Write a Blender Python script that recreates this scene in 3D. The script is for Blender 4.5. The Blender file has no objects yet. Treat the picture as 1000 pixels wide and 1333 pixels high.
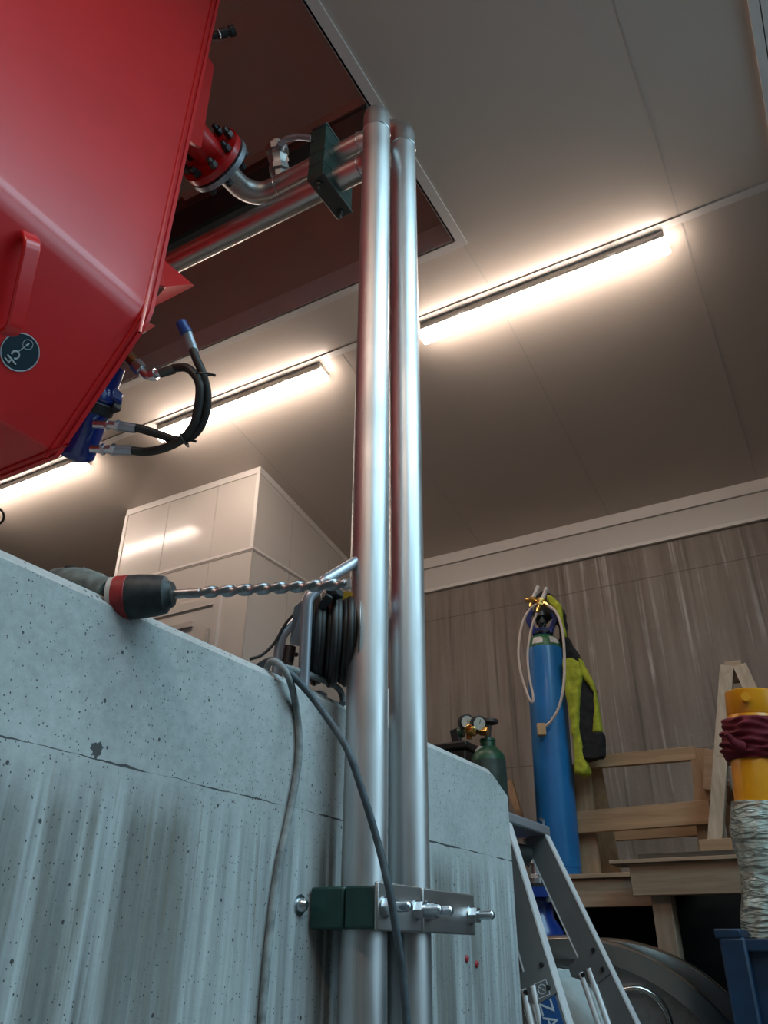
import bpy, bmesh, math, random
from mathutils import Vector, Matrix, noise as mnoise
random.seed(7)
SC = bpy.context.scene
COL = SC.collection
PI = math.pi

# ------------------------------------------------------------------ camera
FPX = 1028.0
YAW, PIT, ROL = math.radians(30.05), math.radians(29.2), math.radians(0.4)
CAM = Vector((0, 0, 1.5))
fwd = Vector((-math.sin(YAW)*math.cos(PIT), math.cos(YAW)*math.cos(PIT), math.sin(PIT)))
rgt0 = Vector((math.cos(YAW), math.sin(YAW), 0))
up0 = rgt0.cross(fwd)
RGT = math.cos(ROL)*rgt0 + math.sin(ROL)*up0
UPV = -math.sin(ROL)*rgt0 + math.cos(ROL)*up0
cam_d = bpy.data.cameras.new('camera')
cam = bpy.data.objects.new('camera', cam_d)
COL.objects.link(cam)
cam.matrix_world = Matrix(((RGT.x, UPV.x, -fwd.x, CAM.x), (RGT.y, UPV.y, -fwd.y, CAM.y), (RGT.z, UPV.z, -fwd.z, CAM.z), (0, 0, 0, 1)))
cam_d.sensor_fit = 'VERTICAL'
cam_d.sensor_height = 36
cam_d.lens = 36*FPX/1333
cam_d.clip_start = 0.02
SC.camera = cam

# ------------------------------------------------------------------ world, daylight, exposure
SC.view_settings.view_transform = 'Standard'
SC.view_settings.look = 'None'
SC.view_settings.gamma = 1
SC.view_settings.use_curve_mapping = False
SC.view_settings.exposure = 0.22
w = bpy.data.worlds.new('world')
SC.world = w
w.use_nodes = True
w.node_tree.nodes['Background'].inputs[0].default_value = (0.55, 0.82, 1.0, 1)
w.node_tree.nodes['Background'].inputs[1].default_value = 1.0
# daylight falling through the roof window of the taller bay on the right
DAY_P, DAY_C = 262, (0.52, 0.84, 1.0)
ld = bpy.data.lights.new('roof_daylight', 'AREA')
ld.shape = 'RECTANGLE'; ld.size = 2.6; ld.size_y = 6.0
ld.energy = DAY_P; ld.color = DAY_C
lo = bpy.data.objects.new('roof_daylight', ld); COL.objects.link(lo)
lo.location = (2.75, 1.6, 6.3); lo.rotation_euler = (0, math.radians(50), 0)
# and through the side window of that bay
ls = bpy.data.lights.new('window_daylight', 'AREA')
ls.shape = 'RECTANGLE'; ls.size = 1.7; ls.size_y = 2.6
ls.energy = 31; ls.color = DAY_C
lo2 = bpy.data.objects.new('window_daylight', ls); COL.objects.link(lo2)
lo2.location = (4.35, 3.4, 3.9); lo2.rotation_euler = (0, math.radians(90), 0)
# added warm fill, unseen behind the camera, brightens the back and lower right
lr = bpy.data.lights.new('added_warm_fill', 'AREA')
lr.shape = 'RECTANGLE'; lr.size = 3.2; lr.size_y = .1
lr.energy = 55; lr.color = (1.0, 0.79, 0.64)
lo3 = bpy.data.objects.new('added_warm_fill', lr); COL.objects.link(lo3)
lo3.location = (-.6, -1.2, 4.9)
LAMP_E, LAMP_C = 25.0, (1.0, 0.82, 0.70)

# ------------------------------------------------------------------ measuring helper: a pixel's ray met with a known depth or plane
def at(x, y, D=None, X=None, Y=None, Z=None):
    d = RGT*((x-500)/FPX) - UPV*((y-666.5)/FPX) + fwd
    if D is not None: t = D
    elif X is not None: t = (X-CAM.x)/d.x
    elif Y is not None: t = (Y-CAM.y)/d.y
    else: t = (Z-CAM.z)/d.z
    return CAM + d*t
def V(*a): return Vector(a)

# ------------------------------------------------------------------ materials
def new_mat(name):
    m = bpy.data.materials.new(name); m.use_nodes = True
    nt = m.node_tree
    return m, nt, nt.nodes['Principled BSDF']
def nd(nt, t, **kw):
    n = nt.nodes.new(t)
    for k, v in kw.items():
        if k in n.inputs: n.inputs[k].default_value = v
        else: setattr(n, k, v)
    return n
def lk(nt, a, b): nt.links.new(a, b)
def coords(nt, scale=(1, 1, 1)):
    tc = nd(nt, 'ShaderNodeTexCoord'); mp = nd(nt, 'ShaderNodeMapping')
    mp.inputs['Scale'].default_value = scale
    lk(nt, tc.outputs['Object'], mp.inputs['Vector'])
    return mp.outputs['Vector']
def noise(nt, vec, scale, detail=4, rough=0.55):
    n = nd(nt, 'ShaderNodeTexNoise', Scale=scale, Detail=detail, Roughness=rough)
    lk(nt, vec, n.inputs['Vector'])
    return n.outputs['Fac']
def ramp(nt, fac, p0, c0, p1, c1):
    r = nd(nt, 'ShaderNodeValToRGB')
    e = r.color_ramp.elements
    e[0].position = p0; e[1].position = p1
    f = lambda c: (c, c, c, 1) if isinstance(c, (int, float)) else (*c, 1)
    e[0].color = f(c0); e[1].color = f(c1)
    lk(nt, fac, r.inputs['Fac'])
    return r.outputs['Color']
def mix(nt, fac, a, b, mode='MIX'):
    n = nd(nt, 'ShaderNodeMix', data_type='RGBA', blend_type=mode)
    for s, v in ((n.inputs[0], fac), (n.inputs[6], a), (n.inputs[7], b)):
        if hasattr(v, 'node'): lk(nt, v, s)
        elif isinstance(v, (int, float)): s.default_value = v
        else: s.default_value = (*v, 1)
    return n.outputs[2]
def math_n(nt, op, a, b=0.0, c=0.0):
    n = nd(nt, 'ShaderNodeMath', operation=op)
    for s, v in zip(n.inputs, (a, b, c)):
        if hasattr(v, 'node'): lk(nt, v, s)
        else: s.default_value = v
    return n.outputs[0]
def bump(nt, bs, h, strength, dist=0.01):
    b = nd(nt, 'ShaderNodeBump', Strength=strength, Distance=dist)
    lk(nt, h, b.inputs['Height']); lk(nt, b.outputs['Normal'], bs.inputs['Normal'])
def simple(name, col, rough=0.5, metal=0.0, var=0.12, nscale=9, stretch=(1, 1, 1), bmp=0.0, rvar=0.0, coat=0.0):
    m, nt, bs = new_mat(name)
    v = coords(nt, stretch)
    f = noise(nt, v, nscale)
    c0 = tuple(max(0, c*(1-var)) for c in col); c1 = tuple(min(1, c*(1+var)) for c in col)
    lk(nt, ramp(nt, f, 0.3, c0, 0.7, c1), bs.inputs['Base Color'])
    bs.inputs['Metallic'].default_value = metal
    bs.inputs['Roughness'].default_value = rough
    if rvar:
        lk(nt, ramp(nt, noise(nt, v, nscale*2.3), 0.3, rough-rvar, 0.7, rough+rvar), bs.inputs['Roughness'])
    if coat:
        bs.inputs['Coat Weight'].default_value = coat; bs.inputs['Coat Roughness'].default_value = 0.12
    if bmp: bump(nt, bs, f, bmp)
    return m

def mat_wall_front():
    m, nt, bs = new_mat('cast_concrete_grey')
    tc = nd(nt, 'ShaderNodeTexCoord'); P = tc.outputs['Object']
    sx = nd(nt, 'ShaderNodeSeparateXYZ'); lk(nt, P, sx.inputs[0])
    z = sx.outputs[2]
    big = noise(nt, coords(nt), 2.6, 6, .6)
    fine = noise(nt, coords(nt), 60, 4, .7)
    c = ramp(nt, big, .34, (.27, .285, .28), .66, (.44, .455, .445))
    c = mix(nt, .22, c, ramp(nt, fine, .3, .22, .7, .62))
    # vertical run marks of the lower lift, clean upper lift
    st = noise(nt, coords(nt, (3, 8.5, .55)), 1.6, 5, .55)
    warp = noise(nt, coords(nt), 1.3, 2)
    below = ramp(nt, math_n(nt, 'ADD', z, math_n(nt, 'MULTIPLY', math_n(nt, 'SUBTRACT', warp, .5), .18)), 1.64/3, 1, 1.73/3, 0)
    below = ramp(nt, math_n(nt, 'MULTIPLY', z, 1/3), 1.66/3, 1.0, 1.742/3, 0.0)
    dark = ramp(nt, st, .38, (.155, .15, .13), .56, (.37, .385, .38))
    dark = mix(nt, ramp(nt, noise(nt, coords(nt, (3, 13, .4)), 1.9, 3), .55, 0, .66, .8), dark, (.50, .54, .55))
    fs = ramp(nt, noise(nt, coords(nt, (3, 22, .7)), 1.7, 4, .6), .38, .62, .64, 1.25)
    dark = mix(nt, 1.0, dark, fs, 'MULTIPLY')
    c = mix(nt, math_n(nt, 'MULTIPLY', below, .85), c, dark)
    # thin rusty / dark drips
    dr = ramp(nt, noise(nt, coords(nt, (3, 34, 1.0)), 1.5, 2), .685, 0, .715, 1)
    c = mix(nt, math_n(nt, 'MULTIPLY', math_n(nt, 'MULTIPLY', dr, below), .55), c, (.20, .165, .12))
    # blow holes, two sizes
    def pores(sc, thr, keep):
        v = nd(nt, 'ShaderNodeTexVoronoi', Scale=sc, Randomness=1.0)
        dv = noise(nt, coords(nt), 130, 2)
        lk(nt, coords(nt, (1, 1, .8)), v.inputs['Vector'])
        cs = nd(nt, 'ShaderNodeSeparateColor'); lk(nt, v.outputs['Color'], cs.inputs[0])
        r = math_n(nt, 'MULTIPLY', math_n(nt, 'MULTIPLY', cs.outputs[0], cs.outputs[0]), thr)
        d = math_n(nt, 'ADD', v.outputs['Distance'], math_n(nt, 'MULTIPLY', math_n(nt, 'SUBTRACT', dv, .5), .11))
        hit = math_n(nt, 'LESS_THAN', d, r)
        return math_n(nt, 'MULTIPLY', hit, math_n(nt, 'GREATER_THAN', cs.outputs[1], keep))
    po = math_n(nt, 'MAXIMUM', math_n(nt, 'MAXIMUM', pores(120, .33, .1), pores(64, .29, .2)), pores(31, .15, .45))
    dens = ramp(nt, noise(nt, coords(nt), 3.1, 2), .36, .0, .46, 1)
    po = math_n(nt, 'MULTIPLY', po, math_n(nt, 'GREATER_THAN', math_n(nt, 'MULTIPLY', dens, math_n(nt, 'MULTIPLY_ADD', below, -.6, 1.0)), .22))
    # board joint with a crumbled edge
    jn = noise(nt, coords(nt), 14, 4)
    zz = math_n(nt, 'SUBTRACT', math_n(nt, 'ADD', z, math_n(nt, 'MULTIPLY', math_n(nt, 'SUBTRACT', jn, .5), .012)), 1.742)
    jt = math_n(nt, 'LESS_THAN', math_n(nt, 'ABSOLUTE', zz), math_n(nt, 'MULTIPLY', ramp(nt, noise(nt, coords(nt), 9, 3), .38, .05, .6, 1), .0024))
    # knot hole beside the joint
    kd = nd(nt, 'ShaderNodeVectorMath', operation='DISTANCE'); lk(nt, P, kd.inputs[0]); kd.inputs[1].default_value = (-.945, .805, 1.757)
    kh = math_n(nt, 'LESS_THAN', math_n(nt, 'ADD', kd.outputs['Value'], math_n(nt, 'MULTIPLY', noise(nt, coords(nt), 75, 3), .03)), .026)
    hole = math_n(nt, 'MAXIMUM', math_n(nt, 'MAXIMUM', po, jt), kh)
    c = mix(nt, math_n(nt, 'MULTIPLY', hole, .9), c, (.022, .021, .02))
    lk(nt, c, bs.inputs['Base Color']); bs.inputs['Roughness'].default_value = .75
    h = math_n(nt, 'SUBTRACT', math_n(nt, 'MULTIPLY', fine, .25), hole)
    bump(nt, bs, h, .5, .006)
    return m
def mat_wall_back():
    m, nt, bs = new_mat('old_concrete_streaked')
    P = nd(nt, 'ShaderNodeTexCoord').outputs['Object']
    sx = nd(nt, 'ShaderNodeSeparateXYZ'); lk(nt, P, sx.inputs[0])
    big = noise(nt, coords(nt), 1.3, 6, .65)
    c = ramp(nt, big, .3, (.235, .19, .158), .7, (.37, .31, .265))
    st = noise(nt, coords(nt, (7, 1, .45)), 1.5, 5, .6)
    c = mix(nt, .55, c, ramp(nt, st, .35, (.15, .125, .105), .68, (.34, .30, .265)))
    # white lime runs, strongest to the right
    run = ramp(nt, noise(nt, coords(nt, (16, 1, .28)), 1.2, 4, .6), .56, 0, .66, 1)
    brk = ramp(nt, noise(nt, coords(nt), 2.2, 4), .4, .1, .62, 1)
    side = ramp(nt, math_n(nt, 'MULTIPLY_ADD', sx.outputs[0], .2, .8), .38, .05, .55, 1)
    c = mix(nt, math_n(nt, 'MULTIPLY', math_n(nt, 'MULTIPLY', run, brk), math_n(nt, 'MULTIPLY', side, .95)), c, (.56, .52, .49))
    dk = ramp(nt, noise(nt, coords(nt, (11, 1, .3)), 1.7, 3), .6, 0, .72, .6)
    c = mix(nt, dk, c, (.095, .078, .066))
    wh = ramp(nt, noise(nt, coords(nt, (2, 1, 2)), 3.1, 5, .7), .66, 0, .76, .45)
    c = mix(nt, wh, c, (.5, .46, .43))
    j = math_n(nt, 'LESS_THAN', math_n(nt, 'ABSOLUTE', math_n(nt, 'SUBTRACT', math_n(nt, 'ADD', sx.outputs[2], math_n(nt, 'MULTIPLY', noise(nt, coords(nt), 5), .012)), 3.98)), .004)
    j2 = math_n(nt, 'LESS_THAN', math_n(nt, 'ABSOLUTE', math_n(nt, 'SUBTRACT', math_n(nt, 'ADD', sx.outputs[2], math_n(nt, 'MULTIPLY', noise(nt, coords(nt), 5), .012)), 2.71)), .004)
    c = mix(nt, math_n(nt, 'MULTIPLY', math_n(nt, 'MAXIMUM', j, j2), .5), c, (.08, .065, .055))
    lk(nt, c, bs.inputs['Base Color']); bs.inputs['Roughness'].default_value = .85
    bump(nt, bs, noise(nt, coords(nt), 40, 5), .25, .01)
    return m
def mat_steel(name, col=(.60, .61, .62), rough=.33, axis=2):
    m, nt, bs = new_mat(name)
    s = [26, 26, 26]; s[axis] = 1.2
    g = noise(nt, coords(nt, tuple(s)), 2.2, 4, .6)
    b = noise(nt, coords(nt), 3.5, 4, .6)
    c = ramp(nt, g, .3, tuple(k*.86 for k in col), .7, tuple(min(1, k*1.08) for k in col))
    c = mix(nt, ramp(nt, b, .5, 0, .75, .35), c, tuple(k*.68 for k in col))
    lk(nt, c, bs.inputs['Base Color']); bs.inputs['Metallic'].default_value = 1
    lk(nt, ramp(nt, b, .3, rough-.06, .7, rough+.1), bs.inputs['Roughness'])
    bump(nt, bs, g, .06, .002)
    return m
def mat_red():
    m, nt, bs = new_mat('glossy_red_paint')
    f = noise(nt, coords(nt), 4, 4)
    lk(nt, ramp(nt, f, .3, (.50, .010, .012), .7, (.57, .012, .014)), bs.inputs['Base Color'])
    bs.inputs['Roughness'].default_value = .36
    bs.inputs['Coat Weight'].default_value = .32; bs.inputs['Coat Roughness'].default_value = .16
    pe = noise(nt, coords(nt), 210, 2)
    sc = ramp(nt, noise(nt, coords(nt, (40, 40, 3)), 1.4, 2), .69, 0, .72, 1)
    bump(nt, bs, math_n(nt, 'ADD', math_n(nt, 'MULTIPLY', pe, .6), math_n(nt, 'MULTIPLY', sc, .1)), .10, .003)
    return m
def mat_wood(name, a, b, axis=0):
    m, nt, bs = new_mat(name)
    s = [14, 14, 14]; s[axis] = 1.1
    g = noise(nt, coords(nt, tuple(s)), 2.4, 5, .6)
    c = ramp(nt, g, .3, a, .7, b)
    v = nd(nt, 'ShaderNodeTexVoronoi', Scale=3.3); lk(nt, coords(nt), v.inputs['Vector'])
    k = ramp(nt, v.outputs['Distance'], .05, 1, .085, 0)
    c = mix(nt, math_n(nt, 'MULTIPLY', k, .75), c, tuple(x*.35 for x in a))
    d = ramp(nt, noise(nt, coords(nt), 7, 5, .7), .62, 0, .78, .45)
    c = mix(nt, d, c, (.10, .08, .06))
    lk(nt, c, bs.inputs['Base Color']); bs.inputs['Roughness'].default_value = .7
    bump(nt, bs, g, .15, .004)
    return m
def mat_emit(name, col, e):
    m, nt, bs = new_mat(name)
    bs.inputs['Base Color'].default_value = (.9, .9, .9, 1)
    bs.inputs['Emission Color'].default_value = (*col, 1)
    bs.inputs['Emission Strength'].default_value = e
    return m
def mat_film():
    m, nt, bs = new_mat('crinkled_plastic_film')
    f = noise(nt, coords(nt, (1, 1, 1)), 7, 3, .6)
    lk(nt, ramp(nt, f, .35, (.42, .52, .45), .7, (.70, .80, .72)), bs.inputs['Base Color'])
    bs.inputs['Roughness'].default_value = .16
    bs.inputs['Coat Weight'].default_value = 1.0; bs.inputs['Coat Roughness'].default_value = .05
    lk(nt, ramp(nt, f, .35, .45, .65, .8), bs.inputs['Alpha'])
    tc = nd(nt, 'ShaderNodeTexCoord'); mp = nd(nt, 'ShaderNodeMapping')
    mp.inputs['Rotation'].default_value = (0, .75, 0); mp.inputs['Scale'].default_value = (3, 6, 16)
    lk(nt, tc.outputs['Object'], mp.inputs['Vector'])
    w_ = noise(nt, mp.outputs['Vector'], 1.6, 3, .5)
    r_ = math_n(nt, 'ABSOLUTE', math_n(nt, 'SUBTRACT', w_, .5))
    bump(nt, bs, math_n(nt, 'ADD', math_n(nt, 'MULTIPLY', r_, -2.0), math_n(nt, 'MULTIPLY', noise(nt, coords(nt), 24, 3), .25)), .9, .05)
    return m
M = {}
M['wall_front'] = mat_wall_front()
M['wall_back'] = mat_wall_back()
M['panel'] = simple('white_sandwich_panel', (.62, .585, .54), .28, var=.02, nscale=1.5)
M['panel_gloss'] = simple('glossy_white_panel', (.64, .60, .55), .17, var=.02, nscale=1.5)
M['ceiling'] = simple('white_ceiling_panel', (.60, .53, .465), .28, var=.02, nscale=1.2)
M['trim'] = simple('white_trim', (.74, .70, .66), .35, var=.02)
M['seam'] = simple('panel_seam', (.50, .46, .42), .5, var=.05)
M['floor'] = simple('concrete_floor', (.10, .09, .08), .7, var=.25, nscale=2, bmp=.1)
M['plain_wall'] = simple('painted_wall', (.20, .18, .16), .7, var=.05)
M['steel'] = mat_steel('brushed_stainless', (.62, .62, .62), .42, axis=2)
M['steel_x'] = mat_steel('brushed_stainless_run', (.55, .54, .53), .36, axis=0)
M['plate'] = mat_steel('steel_plate', (.46, .45, .44), .42, axis=1)
M['zinc'] = simple('zinc_plated', (.62, .66, .70), .28, 1.0, var=.1, nscale=30)
M['gasket'] = simple('black_gasket', (.015, .015, .015), .6)
M['flange_grey'] = simple('grey_flange_steel', (.36, .40, .45), .4, .7, var=.1)
M['green_block'] = simple('dark_green_plastic', (.008, .045, .038), .45, var=.25, nscale=25)
M['dark_plate'] = simple('dull_dark_steel', (.10, .10, .095), .5, .8, var=.15)
M['red'] = mat_red()
M['black'] = simple('black_plastic', (.014, .014, .015), .42, var=.2)
M['rubber'] = simple('black_rubber_hose', (.018, .017, .016), .5, var=.25, nscale=60)
M['blue_gloss'] = simple('glossy_blue_paint', (.006, .026, .20), .2, var=.1, coat=.5)
M['blue_cap'] = simple('blue_plastic_cap', (.015, .05, .22), .4)
M['brass'] = simple('dull_brass', (.30, .21, .10), .38, 1.0, var=.2, nscale=30)
M['bright_brass'] = simple('bright_brass', (.75, .45, .13), .25, 1.0, var=.15, nscale=40)
M['sticker'] = simple('dark_teal_vinyl', (.005, .022, .035), .4)
M['sticker_grey'] = simple('grey_print', (.36, .40, .43), .45)
M['lamp_body'] = simple('lamp_housing_grey', (.50, .47, .43), .4)
M['lamp'] = mat_emit('lit_diffuser', LAMP_C, LAMP_E)
M['drill'] = simple('dusty_green_drill_housing', (.11, .135, .125), .6, var=.5, nscale=45)
M['chuck'] = simple('dusty_black_chuck', (.022, .028, .03), .55, var=.6, nscale=60)
M['drill_red'] = simple('red_collar', (.30, .02, .02), .5, var=.3, nscale=40)
M['bit'] = simple('drill_bit_steel', (.34, .34, .35), .38, 1.0, var=.25, nscale=50)
M['tube_grey'] = simple('silver_painted_tube', (.42, .45, .50), .32, .6, var=.08)
M['disc'] = simple('galvanised_disc', (.42, .41, .40), .38, .9, var=.12)
M['cord_grey'] = simple('dusty_grey_cord', (.22, .24, .24), .75, var=.4, nscale=40, bmp=.1)
M['cord_blue'] = simple('blue_grey_cord', (.055, .075, .09), .6, var=.4, nscale=40)
M['yellow_plug'] = simple('yellow_plastic', (.6, .36, .03), .5)
M['gas_blue'] = simple('blue_cylinder_paint', (.012, .16, .42), .38, var=.14, nscale=5, coat=.2)
M['gas_green'] = simple('green_shoulder_paint', (.02, .12, .045), .5, var=.5, nscale=25)
M['label_white'] = simple('worn_white_label', (.62, .56, .52), .6, var=.2, nscale=40)
M['green_cyl'] = simple('dark_grey_green_cylinder', (.055, .085, .075), .35, var=.3, nscale=14)
M['green_top'] = simple('green_cylinder_shoulder', (.018, .085, .045), .4, var=.4, nscale=20)
M['gauge'] = simple('gauge_face', (.62, .64, .56), .35, var=.1, nscale=80)
M['hose_white'] = simple('off_white_hose', (.62, .50, .42), .5)
M['block_wood'] = simple('light_block', (.50, .32, .15), .6)
M['hivis'] = simple('hi_vis_yellow_fleece', (.36, .38, .025), .9, var=.25, nscale=35, bmp=.3)
M['fabric_black'] = simple('black_fabric', (.012, .012, .014), .9, var=.3, nscale=30, bmp=.2)
M['wood_new'] = mat_wood('fresh_pine', (.34, .20, .105), (.50, .32, .18), 0)
M['wood_new_z'] = mat_wood('fresh_pine_upright', (.32, .20, .11), (.48, .32, .19), 2)
M['wood_old'] = mat_wood('weathered_timber', (.33, .22, .14), (.50, .36, .235), 0)
M['wood_old_z'] = mat_wood('weathered_timber_upright', (.33, .245, .17), (.50, .39, .28), 2)
M['wood_dark'] = mat_wood('dirty_plank_edge', (.07, .05, .035), (.13, .10, .07), 0)
M['yellow'] = simple('yellow_machine_paint', (.84, .34, .008), .34, var=.06, coat=.2)
M['cloth'] = simple('dark_red_cloth', (.13, .004, .014), .85, var=.25, nscale=40, bmp=.2)
M['film'] = mat_film()
M['bin'] = simple('dark_blue_steel', (.004, .027, .068), .45, var=.35, nscale=8)
M['alu'] = simple('bright_aluminium', (.86, .87, .88), .4, .35, var=.06)
M['alu_dark'] = simple('ladder_rail_web', (.20, .205, .205), .5, .5, var=.1)
M['lad_blue'] = simple('blue_label', (.008, .07, .24), .4)
M['lad_white'] = simple('label_print', (.50, .56, .62), .4)
M['shiny'] = simple('polished_stainless', (.62, .62, .60), .22, 1.0, var=.15, nscale=4)
M['pale_board'] = simple('dusty_pale_board', (.36, .43, .44), .6, var=.18, nscale=9)
M['valve_blue'] = simple('blue_valve_paint', (.010, .05, .30), .3, var=.2, coat=.4)
M['redplug'] = simple('red_plastic_plug', (.34, .02, .03), .5)
M['can_white'] = simple('white_plastic_can', (.6, .6, .58), .5)
M['void'] = simple('shade_and_bar_black', (.012, .012, .012), .9)  # near black for the painted platform shade, the flat bar and tray slots

# ------------------------------------------------------------------ mesh helpers
def frame(d):
    d = d.normalized()
    a = V(0, 0, 1) if abs(d.z) < .9 else V(1, 0, 0)
    u = a.cross(d).normalized()
    return u, d.cross(u).normalized()
class MB:
    def __init__(s): s.bm = bmesh.new()
    def face(s, vs):
        try: return s.bm.faces.new(vs)
        except ValueError: return None
    def box(s, c, size, rot=None):
        c = Vector(c); hx, hy, hz = (k/2 for k in size)
        R = rot or Matrix.Identity(3)
        vs = [s.bm.verts.new(c + R @ V(x*hx, y*hy, z*hz)) for x in (-1, 1) for y in (-1, 1) for z in (-1, 1)]
        for q in ((0, 1, 3, 2), (4, 6, 7, 5), (0, 4, 5, 1), (2, 3, 7, 6), (0, 2, 6, 4), (1, 5, 7, 3)): s.face([vs[i] for i in q])
        return s
    def span(s, a, b):
        a, b = Vector(a), Vector(b)
        return s.box((a+b)/2, [abs(k) for k in (b-a)])
    def beam(s, p0, p1, w, h, side=None):
        # w along 'side', h across
        p0, p1 = Vector(p0), Vector(p1); d = (p1-p0)
        L = d.length; d.normalize()
        u = (Vector(side) - d*Vector(side).dot(d)).normalized() if side is not None else frame(d)[0]
        v = d.cross(u)
        R = Matrix((u, v, d)).transposed()
        return s.box((p0+p1)/2, (w, h, L), R)
    def hexa(s, a, b):
        # two quads of four points each
        va = [s.bm.verts.new(p) for p in a]; vb = [s.bm.verts.new(p) for p in b]
        s.face(va[::-1]); s.face(vb)
        for i in range(4): s.face([va[i], va[(i+1) % 4], vb[(i+1) % 4], vb[i]])
        return s
    def prism(s, pts, off):
        va = [s.bm.verts.new(p) for p in pts]; vb = [s.bm.verts.new(Vector(p)+Vector(off)) for p in pts]
        s.face(va[::-1]); s.face(vb); n = len(pts)
        for i in range(n): s.face([va[i], va[(i+1) % n], vb[(i+1) % n], vb[i]])
        return s
    def tube(s, pts, r, seg=14, caps=True, closed=False):
        pts = [Vector(p) for p in pts]; n = len(pts)
        rr = r if isinstance(r, (list, tuple)) else [r]*n
        T = []
        for i in range(n):
            if closed: t = pts[(i+1) % n]-pts[i-1]
            else: t = pts[min(i+1, n-1)]-pts[max(i-1, 0)]
            T.append(t.normalized())
        u, _ = frame(T[0]); rings = []
        for i in range(n):
            u = (u - T[i]*u.dot(T[i])).normalized(); v = T[i].cross(u)
            rings.append([s.bm.verts.new(pts[i] + (u*math.cos(2*PI*k/seg) + v*math.sin(2*PI*k/seg))*rr[i]) for k in range(seg)])
        for i in range(n if closed else n-1):
            a, b = rings[i], rings[(i+1) % n]
            for k in range(seg): s.face([a[k], a[(k+1) % seg], b[(k+1) % seg], b[k]])
        if caps and not closed:
            s.face(rings[0][::-1]); s.face(rings[-1])
        return s
    def lathe(s, p0, p1, prof, seg=32, fn=None, caps=True):
        # prof: (distance along p0->p1 in metres, radius)
        p0, p1 = Vector(p0), Vector(p1); d = (p1-p0).normalized(); u, v = frame(d)
        rings = []
        for (t, r) in prof:
            rg = []
            for k in range(seg):
                a = 2*PI*k/seg
                q = r if fn is None else r*(1+fn(t, a))
                rg.append(s.bm.verts.new(p0 + d*t + (u*math.cos(a)+v*math.sin(a))*max(q, 1e-4)))
            rings.append(rg)
        for a, b in zip(rings, rings[1:]):
            for k in range(seg): s.face([a[k], a[(k+1) % seg], b[(k+1) % seg], b[k]])
        if caps: s.face(rings[0][::-1]); s.face(rings[-1])
        return s
    def cyl(s, p0, p1, r, seg=24):
        return s.lathe(p0, p1, [(0, r), ((Vector(p1)-Vector(p0)).length, r)], seg)
    def hexnut(s, p0, p1, r): return s.cyl(p0, p1, r, 6)
    def ring(s, c, ax, R, r, seg=40, sub=10):
        u, v = frame(Vector(ax)); c = Vector(c)
        return s.tube([c+(u*math.cos(2*PI*k/seg)+v*math.sin(2*PI*k/seg))*R for k in range(seg)], r, sub, closed=True)
    def build(s, name, mat, parent=None, bevel=0, bseg=2, smooth=40):
        bmesh.ops.recalc_face_normals(s.bm, faces=s.bm.faces)
        me = bpy.data.meshes.new(name); s.bm.to_mesh(me); s.bm.free()
        o = bpy.data.objects.new(name, me); COL.objects.link(o)
        me.materials.append(M[mat] if isinstance(mat, str) else mat)
        if smooth:
            for p in me.polygons: p.use_smooth = True
            me.set_sharp_from_angle(angle=math.radians(smooth))
        if parent is not None: attach(o, parent)
        if bevel:
            b = o.modifiers.new('bevel', 'BEVEL'); b.width = bevel; b.segments = bseg; b.limit_method = 'ANGLE'
        return o
ROOTLOC = {}
def attach(o, p):
    q = p; loc = Vector((0, 0, 0))
    while q is not None:
        loc += q.location; q = q.parent
    # parents are either Empties placed at a base or meshes in world coordinates
    o.parent = p
    top = p
    while top.parent is not None: top = top.parent
    if p.parent is None and p.type == 'EMPTY':
        o.matrix_parent_inverse = Matrix.Translation(-p.location)
    else:
        o.matrix_parent_inverse = Matrix.Identity(4)
def tag(o, label, cat, group=None, kind=None):
    o['label'] = label; o['category'] = cat
    if group: o['group'] = group
    if kind: o['kind'] = kind
    return o
def thing(name, label, cat, loc, group=None):
    o = bpy.data.objects.new(name, None); COL.objects.link(o)
    o.location = loc; o.empty_display_size = .1
    return tag(o, label, cat, group)
def struct(o):
    o['kind'] = 'structure'; return o
def lab(o, s): o['label'] = s; return o
def fillet(pts, R, n=8):
    pts = [Vector(p) for p in pts]; out = [pts[0]]
    for i in range(1, len(pts)-1):
        a, b, c = pts[i-1], pts[i], pts[i+1]
        d0 = (a-b).normalized(); d1 = (c-b).normalized()
        ang = d0.angle(d1); k = min(R/math.tan(ang/2), (a-b).length*.49, (c-b).length*.49)
        r = k*math.tan(ang/2)
        p0, p1 = b+d0*k, b+d1*k
        cen = b+(d0+d1).normalized()*(r/math.sin(ang/2))
        v0, v1 = p0-cen, p1-cen; th = v0.angle(v1)
        for j in range(n+1):
            t = j/n
            out.append(cen + (v0*math.sin((1-t)*th)+v1*math.sin(t*th))/math.sin(th))
    out.append(pts[-1]); return out
def spline(pts, n=8):
    pts = [Vector(p) for p in pts]; out = []
    P = [pts[0]*2-pts[1]]+pts+[pts[-1]*2-pts[-2]]
    for i in range(1, len(P)-2):
        a, b, c, d = P[i-1:i+3]
        for j in range(n):
            t = j/n
            out.append(.5*((2*b)+(c-a)*t+(2*a-5*b+4*c-d)*t*t+(3*b-a-3*c+d)*t**3))
    out.append(pts[-1]); return out

# ------------------------------------------------------------------ the room shell
XW = -.945            # face of the foreground concrete wall
YE = 2.43             # its far end
ZW = 1.992
struct(MB().span((-7, -5, -.12), (5.1, 5.9, 0)).build('floor', 'floor', smooth=0))
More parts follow.
